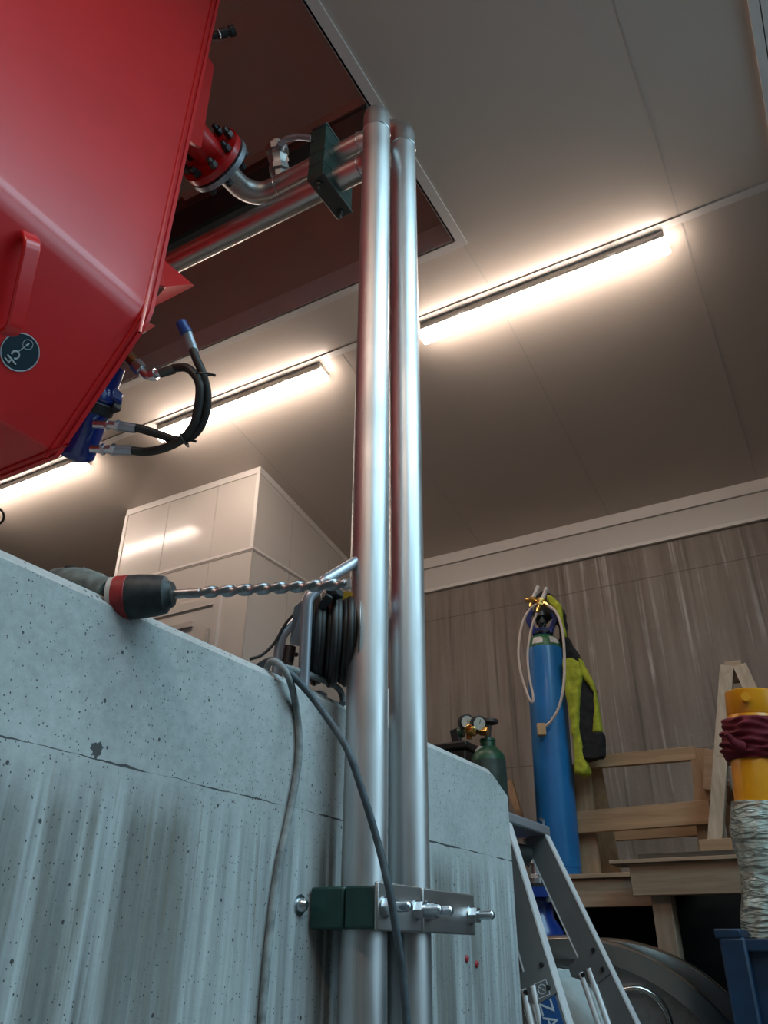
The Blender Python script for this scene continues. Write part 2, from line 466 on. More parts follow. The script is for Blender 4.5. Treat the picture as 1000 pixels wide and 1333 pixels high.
# foreground wall / plinth, chamfered along its top edge and down at its far end
prof = [(-1.6, 0), (YE, 0), (YE, 1.935), (2.31, ZW), (-1.6, ZW)]
wm = MB()
c = .021
outer = [V(XW, y, z) for y, z in prof]
inset = [(-1.6, 0), (YE, 0), (YE, 1.935), (2.31, ZW), (-1.6, ZW)]
ring0 = [wm.bm.verts.new((XW, y, z)) for y, z in [(-1.6, 0), (YE-c, 0), (YE-c, 1.926), (2.301, ZW-c), (-1.6, ZW-c)]]
ring1 = [wm.bm.verts.new((XW-c, y, z)) for y, z in prof]
ring2 = [wm.bm.verts.new((-3.9, y, z)) for y, z in prof]
for a, b in ((ring0, ring1), (ring1, ring2)):
    for i in range(5): wm.face([a[i], a[(i+1) % 5], b[(i+1) % 5], b[i]])
wm.face(ring0); wm.face(ring2[::-1])
struct(wm.build('wall_left', 'wall_front', smooth=0))
# back wall: old concrete below, white panel band above
YB = 5.68
FY, CZ = 3.37, 5.0     # ceiling fold
SL = -.195
def cz(y): return CZ+SL*(y-FY)
struct(MB().span((-7, YB, 0), (5, YB+.2, 4.25)).build('wall_back', 'wall_back', smooth=0))
struct(MB().span((-7, YB-.012, 4.25), (5, YB+.2, 4.75)).build('wall_back.001', 'panel', smooth=0))
struct(MB().span((-7, YB-.03, 4.235), (5, YB-.0, 4.262)).build('trim_1', 'trim', smooth=0))
zt = cz(YB)
struct(MB().span((-7, YB-.03, zt-.085), (5, YB-.012, zt+.02)).span((-7, YB-.034, zt-.09), (5, YB-.012, zt-.078)).build('trim_2', 'trim', smooth=0))
struct(MB().span((-7.2, -5, 0), (-7, 5.9, 7)).build('wall_left.001', 'plain_wall', smooth=0))
struct(MB().span((-7, -5.2, 0), (5.2, -5, 7.4)).build('wall_front', 'plain_wall', smooth=0))
# taller bay on the right with a long roof window
XE = .62
BH = 7.4
struct(MB().span((4.4, -5, 0), (4.6, .6, BH)).span((4.4, 4.8, 0), (4.6, 5.9, BH)).span((4.4, .6, 0), (4.6, 4.8, 1.2)).span((4.4, .6, 4.8), (4.6, 4.8, BH)).build('wall_right', 'plain_wall', smooth=0))
struct(MB().span((XE, -5, 5.13), (XE+.12, 5.9, BH)).span((XE, 5.9, 4.4), (XE+.12, 5.75, 5.2)).build('wall_right.001', 'plain_wall', smooth=0))
struct(MB().span((1.25, 3.1, 0), (1.37, 5.9, BH)).build('added_daylight_screen', 'plain_wall', smooth=0))  # unseen wall added to keep daylight off the back wall
struct(MB().span((XE, YB+.2, 4.2), (4.6, YB+.32, BH)).build('wall_back.003', 'plain_wall', smooth=0))
struct(MB().span((XE, -5, BH), (1.6, 5.9, BH+.1)).span((4.0, -5, BH), (4.6, 5.9, BH+.1)).span((1.6, -5, BH), (4.0, -1.6, BH+.1)).span((1.6, 4.8, BH), (4.0, 5.9, BH+.1)).build('ceiling.003', 'plain_wall', smooth=0))
# flat ceiling with the opening above the tank, then the part that falls to the back wall
OX, OY = -1.225, 2.90
cm = MB().span((OX, -5, CZ), (XE, FY, CZ+.12)).span((-7, OY, CZ), (OX, FY, CZ+.12)).span((-7, -5, CZ), (-5.6, OY, CZ+.12)).span((-5.6, -5, CZ), (OX, -2.4, CZ+.12))
struct(cm.build('ceiling', 'ceiling', smooth=0))
sm = MB().hexa([V(-7, FY, CZ), V(XE, FY, CZ), V(XE, YB+.2, cz(YB+.2)), V(-7, YB+.2, cz(YB+.2))], [V(-7, FY, CZ+.12), V(XE, FY, CZ+.12), V(XE, YB+.2, cz(YB+.2)+.12), V(-7, YB+.2, cz(YB+.2)+.12)])
struct(sm.build('ceiling.001', 'ceiling', smooth=0))
# raised shaft over the opening
RZ = 6.82
rm = MB().span((-5.7, OY, CZ+.12), (OX+.1, OY+.1, RZ)).span((OX, -2.4, CZ+.12), (OX+.1, OY, RZ)).span((-5.7, -2.5, CZ+.12), (OX+.1, -2.4, RZ)).span((-5.7, -2.4, CZ+.12), (-5.6, OY, RZ)).span((-5.7, -2.5, RZ), (OX+.1, OY+.1, RZ+.1))
struct(rm.build('ceiling.002', 'ceiling', smooth=0))
# white angle trim round the opening, along the fold, panel seams
tw = .05
struct(MB().prism([V(OX-.01, -2.4, CZ-.012), V(OX+tw, -2.4, CZ-.012), V(OX+tw, OY+tw, CZ-.012), V(-5.6, OY+tw, CZ-.012), V(-5.6, OY-.01, CZ-.012), V(OX-.01, OY-.01, CZ-.012)], (0, 0, .014)).span((OX-.012, -2.4, CZ-.012), (OX, OY, CZ+.16)).span((-5.6, OY-.012, CZ-.012), (OX, OY, CZ+.16)).build('trim_3', 'trim', smooth=0))
struct(MB().span((-7, FY-.025, CZ-.008), (XE, FY+.025, CZ+.004)).build('trim_4', 'trim', smooth=0))
sn = MB()
for x in (-.10, -1.2, -2.3, -3.4):
    if x > OX: sn.span((x-.004, -5, CZ-.0015), (x+.004, FY, CZ+.002))
    sn.hexa([V(x-.004, FY, CZ-.0015), V(x+.004, FY, CZ-.0015), V(x+.004, YB, cz(YB)-.0015), V(x-.004, YB, cz(YB)-.0015)], [V(x-.004, FY, CZ+.002), V(x+.004, FY, CZ+.002), V(x+.004, YB, cz(YB)+.002), V(x-.004, YB, cz(YB)+.002)])
struct(sn.build('trim_5', 'seam', smooth=0))
# shallow boxed trunking along the ceiling at the right
struct(MB().span((.385, -5, CZ-.02), (.425, FY, CZ)).span((.43, -5, CZ-.02), (XE, FY, CZ)).build('trim_6', 'trim', smooth=0))
# white partition room in the back corner
BX, BY, BL = -3.50, 4.09, -4.94
zb = 4.135
pm = MB()
pm.hexa([V(BL, BY, 1.7), V(BX, BY, 1.7), V(BX, YB, 1.7), V(BL, YB, 1.7)], [V(BL, BY, cz(BY)), V(BX, BY, cz(BY)), V(BX, YB, cz(YB)), V(BL, YB, cz(YB))])
struct(pm.build('wall_corner', 'panel_gloss', smooth=0))
tr = MB()
e = .008
tr.span((BL-.01, BY-e, cz(BY)-.055), (BX+e, BY, cz(BY))).span((BX-.025, BY-e+.001, zb+.02), (BX+e-.001, BY, cz(BY)-.055)).span((BL-.02, BY-e+.001, zb+.02), (BL+.015, BY+.02, cz(BY)-.055))
tr.hexa([V(BX, BY, cz(BY)-.055), V(BX+e, BY, cz(BY)-.055), V(BX+e, YB, cz(YB)-.055), V(BX, YB, cz(YB)-.055)], [V(BX, BY, cz(BY)-.0), V(BX+e, BY, cz(BY)-.0), V(BX+e, YB, cz(YB)-.0), V(BX, YB, cz(YB)-.0)])
tr.span((BL-.01, BY-e, zb-.0), (BX+e, BY, zb+.02)).span((BX, BY, zb), (BX+e, YB, zb+.02))
struct(tr.build('trim_7', 'trim', smooth=0))
sg = MB().span((BL, BY-.004, zb-.014), (BX+.004, BY, zb)).span((BX, BY, zb-.014), (BX+.004, YB, zb)).span((BX-.004, BY-.003, 1.7), (BX+.003, BY+.004, zb))
for x in (-4.45, -3.92): sg.span((x-.004, BY-.002, 1.7), (x+.004, BY, cz(BY)))
for y in (4.55, 5.1): sg.span((BX, y-.004, 1.7), (BX+.002, y+.004, cz(y)))
struct(sg.build('trim_8', 'seam', smooth=0))
# its door
dm = MB().span((-4.72, BY-.02, 1.72), (-3.80, BY, 3.74)).span((-4.60, BY-.034, 3.30), (-3.92, BY-.02, 3.34)).span((-4.60, BY-.034, 1.9), (-3.92, BY-.02, 3.30))
dm.span((-4.78, BY-.03, 1.72), (-4.72, BY, 3.74)).span((-3.80, BY-.03, 1.72), (-3.74, BY, 3.74)).span((-4.78, BY-.03, 3.74), (-3.74, BY, 3.80))
dd = struct(dm.build('door_1', 'panel', smooth=0))
MB().span((-4.55, BY-.038, 3.60), (-3.98, BY-.019, 3.64)).span((-4.72, BY-.024, 3.728), (-3.80, BY-.019, 3.74)).build('groove', 'seam', dd, smooth=0)
MB().span((-3.83, BY-.045, 3.42), (-3.81, BY-.02, 3.55)).build('hinge', 'seam', dd, smooth=0)
struct(MB().span((-6.9, 2.5, 1.55), (-3.45, YB, 1.7)).build('floor.001', 'floor', smooth=0))

# ------------------------------------------------------------------ ceiling lamps
LG = 'fluorescent lamps along the ceiling fold'
def lamp_fix(x0, x1, label):
    yc = FY+.075; r = thing('ceiling_light', label, 'lamp', ((x0+x1)/2, yc, CZ-.02), LG)
    z0 = cz(yc)
    MB().prism([V(x0+.01, yc-.055, z0+.005), V(x0+.01, yc-.055, z0-.045), V(x0+.01, yc+.055, z0-.055), V(x0+.01, yc+.055, z0-.008)], (x1-x0-.02, 0, 0)).build('housing', 'lamp_body', r, bevel=.006)
    m = MB(); P = [(-.052, -.04), (-.048, -.075), (-.03, -.098), (.03, -.104), (.048, -.082), (.052, -.05)]
    m.prism([V(x0, yc+a, z0+b) for a, b in P], (x1-x0, 0, 0)).build('diffuser', 'lamp', r, bevel=.008)
    for x in (x0+.3, x1-.3):
        MB().span((x-.02, yc-.06, z0-.05), (x+.02, yc-.053, z0-.03)).build('clip', 'zinc', r)
LP = {}
for nm, x0, x1, l in (('a', -1.72, -.19, 'lit tube lamp on the ceiling right of the steel pipes'),
                      ('b', -3.97, -2.46, 'lit tube lamp on the ceiling behind the black hoses'),
                      ('c', -6.3, -4.77, 'lit tube lamp at the left edge below the red tank')):
    lamp_fix(x0, x1, l)

# ------------------------------------------------------------------ red tank
ye = 1.10
X0 = -1.40
zbend = 3.045
tank = thing('red_tank', 'big glossy red steel tank overhead at upper left', 'tank', (-2.3, 0.1, 2.66))
prf = [V(-1.37, ye, 4.85)]
# rounded bend from the upright front to the sloping underside
a, b, cc = V(-1.37, ye, 4.85), V(X0, ye, zbend), V(-1.665, ye, 2.67)
prf += fillet([a, b, cc], .13, 12)[1:-1]
prf += fillet([b, cc, V(-2.9, ye, 2.67)], .02, 4)[1:-1]
prf += [V(-2.9, ye, 2.67), V(-3.2, ye, 3.05), V(-3.2, ye, 4.85)]
MB().prism(prf, (0, -2.5, 0)).build('tank_body', 'red', tank, smooth=30)
# welded end plate edge that stands proud of the shell
cx = sum((p.x for p in prf))/len(prf); czz = sum((p.z for p in prf))/len(prf)
ep = [V(p.x+(.006 if p.x > -2 else -.006), ye+.012, p.z+(-.006 if p.z < 3.5 else .006)) for p in prf]
MB().prism(ep, (0, -.012, 0)).build('end_plate', 'red', tank, smooth=30)
seam_pts = [p+V(.002, -.016, -.002) for p in prf[:-2]]
MB().tube(spline(seam_pts, 2), .005, 8).build('weld_seam', 'red', tank)
# grab handle of flat bar on the sloping underside
h0, h1 = at(40, 312, X=-1.40), at(8, 432, X=-1.535)
no = V(.80, 0, -.6)
hp = fillet([h0+V(-.02, 0, .03), h0+V(.012, 0, -.012), h1+V(.035, 0, -.02), h1+V(.0, 0, .0)-no*.02+V(-.0, -.012, -.015)], .03, 6)
hn = V(.95, 0, -.3)
hm = MB()
HW, HT = .021, .006
rows = []
for i, p in enumerate(hp):
    t_ = (hp[min(i+1, len(hp)-1)]-hp[max(i-1, 0)]).normalized()
    w_ = (h1-h0).normalized().cross(hn).normalized()
    n_ = w_.cross(t_).normalized()
    rows.append([hm.bm.verts.new(p+w_*HW*a_+n_*HT*b_) for a_, b_ in ((-1, -1), (1, -1), (1, 1), (-1, 1))])
for r0, r1 in zip(rows, rows[1:]):
    for k in range(4): hm.face([r0[k], r0[(k+1) % 4], r1[(k+1) % 4], r1[k]])
hm.face(rows[0][::-1]); hm.face(rows[-1])
hm.build('grab_handle', 'red', tank, bevel=.004, smooth=30)
# round sticker with hook-and-shackle sign on the underside
sdir = (cc-b).normalized(); sn_ = V(-sdir.z, 0, sdir.x)
if sn_.x < 0: sn_ = -sn_
ctr = at(27, 459, X=-1.56)
tpl = (ctr-b); ctr = ctr - sn_*tpl.dot(sn_) + sn_*.001
sx_, sy_ = V(0, 1, 0), -sdir
st = MB().lathe(ctr, ctr+sn_, [(0, .049), (.0012, .049)], 48).build('sticker', 'sticker', tank)
lab(st, 'round dark teal lifting-point sticker')
def sp(u, v):
    q = math.radians(33); u, v = u*1.12, v*1.12
    return ctr + sx_*(u*math.cos(q)-v*math.sin(q)) + sy_*(u*math.sin(q)+v*math.cos(q)) + sn_*.0022
MB().ring(ctr+sn_*.0012, sn_, .0475, .0016, 48, 6).build('sticker_rim', 'sticker_grey', st)
sg = MB().ring(sp(.016, .018), sn_, .0125, .0009, 28, 6)
sg.tube([sp(-.004, .002), sp(.018, .020)], .0012, 6)
sg.tube([sp(.013, .0155), sp(.020, .022)], [.0038, .0004], 6)
arc = [sp(-.011+.0085*math.cos(t), -.006+.0085*math.sin(t)) for t in [math.radians(-110+i*20) for i in range(15)]]
sg.tube(arc, .0024, 6); sg.tube([sp(-.028, -.006), sp(-.010, -.027)], .0024, 6); sg.tube([sp(-.034, -.012), sp(-.026, -.022)], .002, 6)
sg.tube([sp(-.018, -.014), sp(-.026, -.024)], .0024, 6)
sg.build('sticker_symbol', 'sticker_grey', st)
# end stiffener, bent lug and small gusset on the far end
MB().prism([at(257, 70, Y=ye+.01), at(270, 72, Y=ye+.1), at(279, 86, Y=ye+.1), at(262, 192, Y=ye+.1), at(240, 180, Y=ye+.01)], (-.012, 0, 0)).build('stiffener', 'red', tank)
l0 = [V(-1.40, ye, 3.27), V(-1.385, ye+.17, 3.27), V(-1.385, ye+.17, 3.255), V(-1.40, ye, 3.255)]
A, B, C_, D_ = at(206, 332, Y=ye+.03), at(251, 370, Y=ye+.16), at(216, 373, Y=ye+.05), at(196, 398, Y=ye+.02)
MB().prism([A, B, C_], (-.012, .004, .004)).prism([C_, B, D_], (-.006, .012, .006)).prism([V(-1.42, ye, 3.33), A, C_, V(-1.42, ye, 3.18)], (-.012, .0, 0)).build('lug', 'red', tank)
MB().prism([at(186, 416, Y=ye+.005), at(203, 424, Y=ye+.09), at(190, 432, Y=ye+.06), at(178, 432, Y=ye+.005)], (-.015, 0, 0)).build('gusset', 'red', tank)
# outlet neck with bolted flange
FX, FZ, HY = -1.535, 4.10, 1.56
nk = MB().lathe(V(FX, ye, FZ), V(FX, 2, FZ), [(0, .085), (.14, .06), (.235, .056)], 32)
MB().lathe(V(FX, ye+.235, FZ), V(FX, 2, FZ), [(0, .045), (.001, .126), (.026, .126), (.027, .045)], 48).build('outlet_flange', 'red', tank)
nk.build('outlet_neck', 'red', tank)
for k in range(8):
    a = 2*PI*(k+.5)/8; p = V(FX+.102*math.cos(a), ye+.235, FZ+.102*math.sin(a))
    MB().hexnut(p+V(0, -.022, 0), p, .017).cyl(p+V(0, -.04, 0), p+V(0, -.02, 0), .0095, 12).cyl(p, p+V(0, .09, 0), .0085, 10).hexnut(p+V(0, .072, 0), p+V(0, .088, 0), .016).build('flange_bolt', 'black' if k % 2 else 'dark_plate', tank)
# black plug fitting high on the far end
q0 = at(277, 47, Y=ye+.03); q1 = at(309, 38, D=(q0-CAM).dot(fwd)+.02)
pf = MB().lathe(q0, q1, [(0, .012), (.02, .012), (.021, .018), (.05, .018), (.051, .014), (.065, .014), (.066, .02), (.085, .02)], 16).build('plug_fitting', 'black', tank)
MB().ring(q0+(q1-q0)*.25, q1-q0, .017, .003, 20, 6).tube(spline([at(276, 53, Y=ye+.02), at(286, 52, Y=ye+.06), at(297, 47, Y=ye+.1)], 4), .003, 6).build('retaining_wire', 'zinc', pf)
# blue hydraulic filter housing on the far end, its fittings and hoses
fp0, fpt = at(95, 598, D=2.33), at(127, 510, D=2.33)
fp0.y = max(fp0.y, ye+.085); fpt.y = max(fpt.y, ye+.075)
fa = (fpt-fp0).normalized()
flt = MB().lathe(fp0, fpt, [(0, .03), (.004, .045), (.014, .054), (.02, .056), (.225, .056), (.226, .052), (.30, .052)], 40).build('filter_housing', 'blue_gloss', tank)
MB().lathe(fp0-fa*.006, fpt, [(0, .012), (.004, .02), (.01, .02)], 20).build('drain_plug', 'zinc', flt)
MB().lathe(fp0+fa*.150, fpt, [(0, .056), (.001, .0625), (.034, .0625), (.035, .056)], 40).box(fp0+fa*.168+RGT*.065, (.03, .03, .034)).build('clamp_band', 'black', flt, bevel=.004)
MB().lathe(fp0+fa*.188, fpt, [(0, .056), (.001, .063), (.03, .060), (.05, .045)], 32).box(fp0+fa*.195+RGT*.05, (.045, .045, .04)).build('filter_head', 'blue_gloss', flt, bevel=.008)
MB().prism([at(127, 500, D=2.3), at(134, 503, D=2.3), at(141, 524, D=2.33), at(138, 545, D=2.33), at(133, 545, D=2.33), at(134, 524, D=2.33)], (-.01, .02, 0)).build('grey_bracket', 'lamp_body', flt)
def fitting(pts, mat, rs, name, parent):
    m = MB()
    for i in range(len(pts)-1):
        if rs[i] > 0: m.cyl(pts[i], pts[i+1], rs[i], 6 if rs[i] > .0145 else 18)
    return m.build(name, mat, parent)
DH = 2.27
def hp_(x, y, d=DH): return at(x, y, D=d)
fitting([hp_(122, 552), hp_(137, 553), hp_(141, 553), hp_(151, 554), hp_(155, 555)], 'zinc', [.012, .017, .012, .018], 'hose_nipple', tank)
fitting([hp_(118, 584), hp_(132, 585), hp_(136, 585), hp_(145, 585), hp_(150, 586)], 'zinc', [.012, .017, .012, .018], 'hose_nipple', tank)
hA = MB().tube(spline([hp_(170, 556), hp_(186, 559), hp_(208, 566), hp_(232, 573, 2.26), hp_(252, 566, 2.25), hp_(266, 545, 2.25), hp_(270, 515, 2.25), hp_(264, 487, 2.25), hp_(255, 466, 2.26), hp_(250, 452, 2.27)], 8), .0125, 14).build('hose', 'rubber', tank)
hB = MB().tube(spline([hp_(168, 586), hp_(190, 588), hp_(215, 583, 2.25), hp_(238, 571, 2.24), hp_(252, 553, 2.23), hp_(258, 530, 2.23), hp_(260, 505, 2.23), hp_(255, 490, 2.24), hp_(243, 479, 2.26), hp_(226, 479, 2.28)], 8), .0125, 14).build('hose', 'rubber', tank)
fitting([hp_(153, 554), hp_(177, 558)], 'flange_grey', [.0142], 'ferrule', hA)
fitting([hp_(253, 460), hp_(243, 432)], 'flange_grey', [.0142], 'ferrule', hA)
cp = hp_(243, 434); cq = hp_(235, 419)
MB().lathe(cp, cq, [(0, .019), (.006, .019), (.0061, .0165), (.036, .0165), (.04, .013)], 14).build('protective_cap', 'blue_cap', hA)
fitting([hp_(149, 586), hp_(172, 586)], 'flange_grey', [.0142], 'ferrule', hB)
fitting([hp_(228, 480, 2.28), hp_(208, 486, 2.28)], 'dark_plate', [.014], 'ferrule', hB)
MB().tube(fillet([hp_(209, 485, 2.28), hp_(191, 490, 2.29), hp_(173, 471, 2.31)], .02, 5), .012, 12).hexnut(hp_(203, 487, 2.28), hp_(196, 489, 2.285), .019).hexnut(hp_(184, 482, 2.30), hp_(176, 473, 2.305), .02).build('elbow_fitting', 'zinc', hB)
MB().cyl(hp_(176, 473, 2.305), hp_(158, 455, 2.32), .0175, 16).cyl(hp_(160, 457, 2.32), V(-1.50, ye, 2.98), .014, 14).cyl(hp_(166, 455, 2.3), hp_(167, 462, 2.3), .004, 8).build('brass_coupling', 'brass', tank)
for px, py in ((265, 487), (240, 573)):
    p = hp_(px, py, 2.24)
    MB().ring(p, (hp_(px, py+10) - hp_(px, py)) if py < 500 else (hp_(px+10, py-6)-hp_(px, py)), .021, .003, 20, 6).tube([p+RGT*.016, p+RGT*.034+UPV*(-.004)], .004, 6).build('cable_tie', 'black', tank)
for y in (-.9, .6):
    MB().span((-2.85, y, 2.0), (-2.70, y+.15, 2.70)).build('leg', 'red', tank)

# ------------------------------------------------------------------ stainless pipes
PR = .0445
PX, PY1, PY2 = -.866, 1.43, 1.613
ZL, ZU = 3.985, 4.125
def weld(p, d): return MB().ring(p, d, PR+.0005, .0022, 36, 6)
pA = thing('steel_pipe', 'left-hand upright stainless pipe bending to the lower level run', 'pipe', (PX, PY1, 0), 'paired stainless pipes')
pB = thing('steel_pipe', 'right-hand upright stainless pipe bending to the upper level run', 'pipe', (PX, PY2, 0), 'paired stainless pipes')
for p in (pA, pB): del p['group']
def run(root, pts, R=.115):
    path = fillet(pts, R, 14)
    return path
ptsA = [V(PX, PY1, 0), V(PX, PY1, ZL), V(-1.05, HY, ZL)]
za = ZL-.115
MB().tube([V(PX, PY1, 0), V(PX, PY1, za)], PR, 40).build('riser', 'steel', pA)
# elbow swings back and slightly sideways to the run
HYL = 1.592
dA = V(-.10, HYL-PY1, 0).normalized()
kA = (HYL-PY1)/dA.y
eA = fillet([V(PX, PY1, za), V(PX, PY1, ZL), V(PX, PY1, ZL)+dA*kA, V(PX, PY1, ZL)+dA*kA+V(-.12, 0, 0)], .113, 12)
eA = eA[:-1]
MB().tube(eA, PR, 40).build('elbow', 'steel_x', pA)
endA = eA[-1]
MB().tube([endA, V(-4.2, endA.y, ZL)], PR, 40).build('level_run', 'steel_x', pA)
weld(V(PX, PY1, za), V(0, 0, 1)).build('weld_bead', 'zinc', pA); weld(endA, V(1, 0, 0)).build('weld_bead', 'zinc', pA)
zb_ = ZU-.115
MB().tube([V(PX, PY2, 0), V(PX, PY2, zb_)], PR, 40).build('riser', 'steel', pB)
dB = V(-.2, HYL-PY2, 0).normalized()
eB = fillet([V(PX, PY2, zb_), V(PX, PY2, ZU), V(PX, PY2, ZU)+dB*.16, V(PX, PY2, ZU)+dB*.16+V(-.12, 0, 0)], .113, 12)[:-1]
MB().tube(eB, PR, 40).build('elbow', 'steel_x', pB)
endB = eB[-1]
yfl = ye+.235+.027
MB().tube(fillet([endB, V(FX, endB.y, ZU), V(FX, yfl+.03, FZ)], .12, 14), PR, 40).build('level_run', 'steel_x', pB)
weld(V(PX, PY2, zb_), V(0, 0, 1)).build('weld_bead', 'zinc', pB); weld(endB, V(1, 0, 0)).build('weld_bead', 'zinc', pB)
weld(V(FX+.125, endB.y, ZU), V(1, 0, 0)).build('weld_bead', 'zinc', pB)
MB().lathe(V(FX, yfl, FZ), V(FX, 3, FZ), [(0, .04), (.001, .108), (.007, .108), (.008, .04)], 40).build('gasket', 'gasket', pB)
MB().lathe(V(FX, yfl+.008, FZ), V(FX, 3, FZ), [(0, .04), (.001, .127), (.022, .127), (.024, .07), (.04, .05), (.05, .046)], 48).build('flange', 'flange_grey', pB)
# small ball valve on the upper run
vb = V(-1.40, endB.y-.01, ZU+PR-.012)
vd = V(0, -.25, .97).normalized()
bv = MB().lathe(vb, vb+vd, [(0, .03), (.03, .03), (.031, .042), (.055, .042), (.056, .033), (.08, .035), (.095, .043), (.12, .036), (.121, .045), (.15, .045), (.151, .024), (.175, .024)], 8).build('ball_valve', 'plate', pB)
hv = vb+vd*.108
MB().cyl(hv, hv+V(.045, -.04, 0), .016, 12).tube(fillet([hv+V(.04, -.038, 0), hv+V(.07, -.04, .01), hv+V(.12, -.03, .0), hv+V(.18, -.02, -.04)], .02, 4), .012, 10).build('valve_handle', 'flange_grey', bv)

# ------------------------------------------------------------------ pipe clamps
def bolt(p, d, parent, L=.045, nut=.016, rod=.009, name='bolt', mat='zinc'):
    d = Vector(d).normalized()
    return MB().cyl(p, p+d*.003, nut*1.15, 20).hexnut(p+d*.003, p+d*.019, nut).cyl(p, p+d*L, rod, 14).lathe(p+d*L, p+d*(L+.01), [(0, rod), (.003, rod*.75), (.0045, rod*.5)], 14).build(name, mat, parent)
zc1, zc2 = 1.538, 1.608
wc = thing('pipe_clamp', 'dark green pipe clamp with steel plates bolted to the concrete wall', 'clamp', (XW, (PY1+PY2)/2, zc1))
y0, ymid, y1 = PY1-.07, (PY1+PY2)/2+.0, PY2+.135
def clampblock(xa, xb, ya, yb, holes, name):
    return MB().span((xa, ya, zc1), (xb, yb, zc2)).build(name, 'green_block', wc, bevel=.004)
for ya, yb in ((y0, ymid-.001), (ymid+.001, PY2+.085)):
    clampblock(XW+.004, PX-.001, ya, yb, None, 'block_half')
    clampblock(PX+.001, PX+.066, ya, yb, None, 'block_half')
px0 = PX+.066
for ya, yb in ((y0-.004, ymid+.005), (ymid+.011, y1+.03)):
    MB().span((px0, ya, zc1-.003), (px0+.008, yb, zc2+.006)).build('clamp_plate', 'plate', wc, bevel=.003)
zm = (zc1+zc2)/2
for y in (y0+.022, ymid-.018, ymid+.030, y1+.008):
    bolt(V(px0+.008, y, zm), (1, 0, 0), wc, .05)
# clamp holding the two level runs, one above the other
hc = thing('pipe_clamp', 'dark green double clamp on the two level pipes under the ceiling', 'clamp', (-1.13, HYL, ZL-.09))
hx0, hx1 = -1.195, -1.125
hyl = HYL
zmid = (ZL+ZU)/2
for za_, zb2 in ((ZL-.068, ZL-.001), (ZL+.001, zmid-.001), (zmid+.001, ZU-.001), (ZU+.001, ZU+.066)):
    MB().span((hx0, hyl-.095, za_), (hx1, hyl+.095, zb2)).build('block_half', 'green_block', hc, bevel=.003)
for za_, zb2 in ((ZL-.076, ZL-.068), (ZU+.066, ZU+.074)):
    MB().span((hx0+.004, hyl-.1, za_), (hx1+.004, hyl+.1, zb2)).build('clamp_plate', 'dark_plate', hc, bevel=.006)
for y in (hyl-.07, hyl+.07):
    bolt(V((hx0+hx1)/2, y, ZL-.076), (0, 0, -1), hc, .034, .0125, .007, mat='dark_plate')
# dark steel channel carrying the runs
tag(MB().span((-4.2, 1.76, 4.43), (-1.12, 1.79, 4.64)).span((-4.2, 1.76, 4.63), (-1.12, 1.86, 4.66)).span((-4.2, 1.76, 4.43), (-1.12, 1.86, 4.46)).build('steel_channel', 'dark_plate', smooth=0), 'dark steel channel beam running level behind the two upper pipes', 'beam')
# slotted cable tray end beside the tank
tray = thing('cable_tray', 'grey slotted cable tray strip below the red outlet flange', 'tray', at(235, 270, Y=1.75))
t0, t1 = at(216, 300, Y=1.78), at(250, 262, Y=1.78)
MB().prism([at(205, 298, Y=1.75), at(236, 256, Y=1.75), at(252, 272, Y=1.75), at(205, 312, Y=1.75)], (0, .004, 0)).build('tray_plate', 'dark_plate', tray)
for k in range(3):
    MB().beam(at(214+k*9, 287-k*5, Y=1.746), at(220+k*9, 294-k*5, Y=1.746), .012, .003, (1, 0, 0)).build('slot', 'void', tray)
tag(MB().span((-4.2, 1.70, at(258, 284, Y=1.72).z-.085), (-1.30, 1.72, at(258, 284, Y=1.72).z+.085)).build('steel_bar', 'void', smooth=0), 'black flat bar running level between the two upper pipes', 'bar')

# ------------------------------------------------------------------ cords over the wall
def cord(pts, r, name, mat, label, cat='cord', n=8):
    return tag(MB().tube(spline(pts, n), r, 10).build(name, mat), label, cat)
wx = XW+.007
cord([V(-1.10, 1.36, 2.012), at(352, 862, X=-.97), at(374, 878, X=-.925), at(386, 925, X=wx), at(389, 985, X=wx), at(376, 1065, X=wx), at(362, 1130, X=wx), at(351, 1215, X=wx), at(344, 1290, X=wx), at(339, 1360, X=wx)], .0072, 'power_cord', 'cord_grey', 'dusty grey cord hanging straight down the concrete wall face')
cord([V(-1.12, 1.30, 2.012), at(350, 860, X=-.985), at(372, 872, X=-.93), at(402, 902, X=-.90), at(430, 940, X=-.86), at(452, 975, X=-.82), at(470, 1025, X=-.80), at(490, 1090, X=-.785), at(505, 1150, X=-.765), at(514, 1200, X=-.76), at(524, 1270, X=-.76), at(532, 1360, X=-.76)], .0072, 'power_cord', 'cord_blue', 'dark blue-grey cord crossing in front of both upright pipes')
cord([at(366, 868, X=-.96), at(392, 875, X=-.965), at(425, 887, X=-.965), at(441, 897, X=-.97), at(446, 908, X=-.965), at(446, 916, X=-.955)], .0072, 'power_cord', 'cord_grey', 'short grey loop of cord beside the left pipe on the wall top')

# ------------------------------------------------------------------ hammer drill on the wall
tip = at(452, 760, D=1.27); nose = at(221, 774, D=1.27)
ax = (nose-tip).normalized()
dr = thing('hammer_drill', 'dusty hammer drill with red collar lying on the concrete wall', 'drill', nose+ax*.1-V(0, 0, .03))
ub, vb_ = frame(-ax)
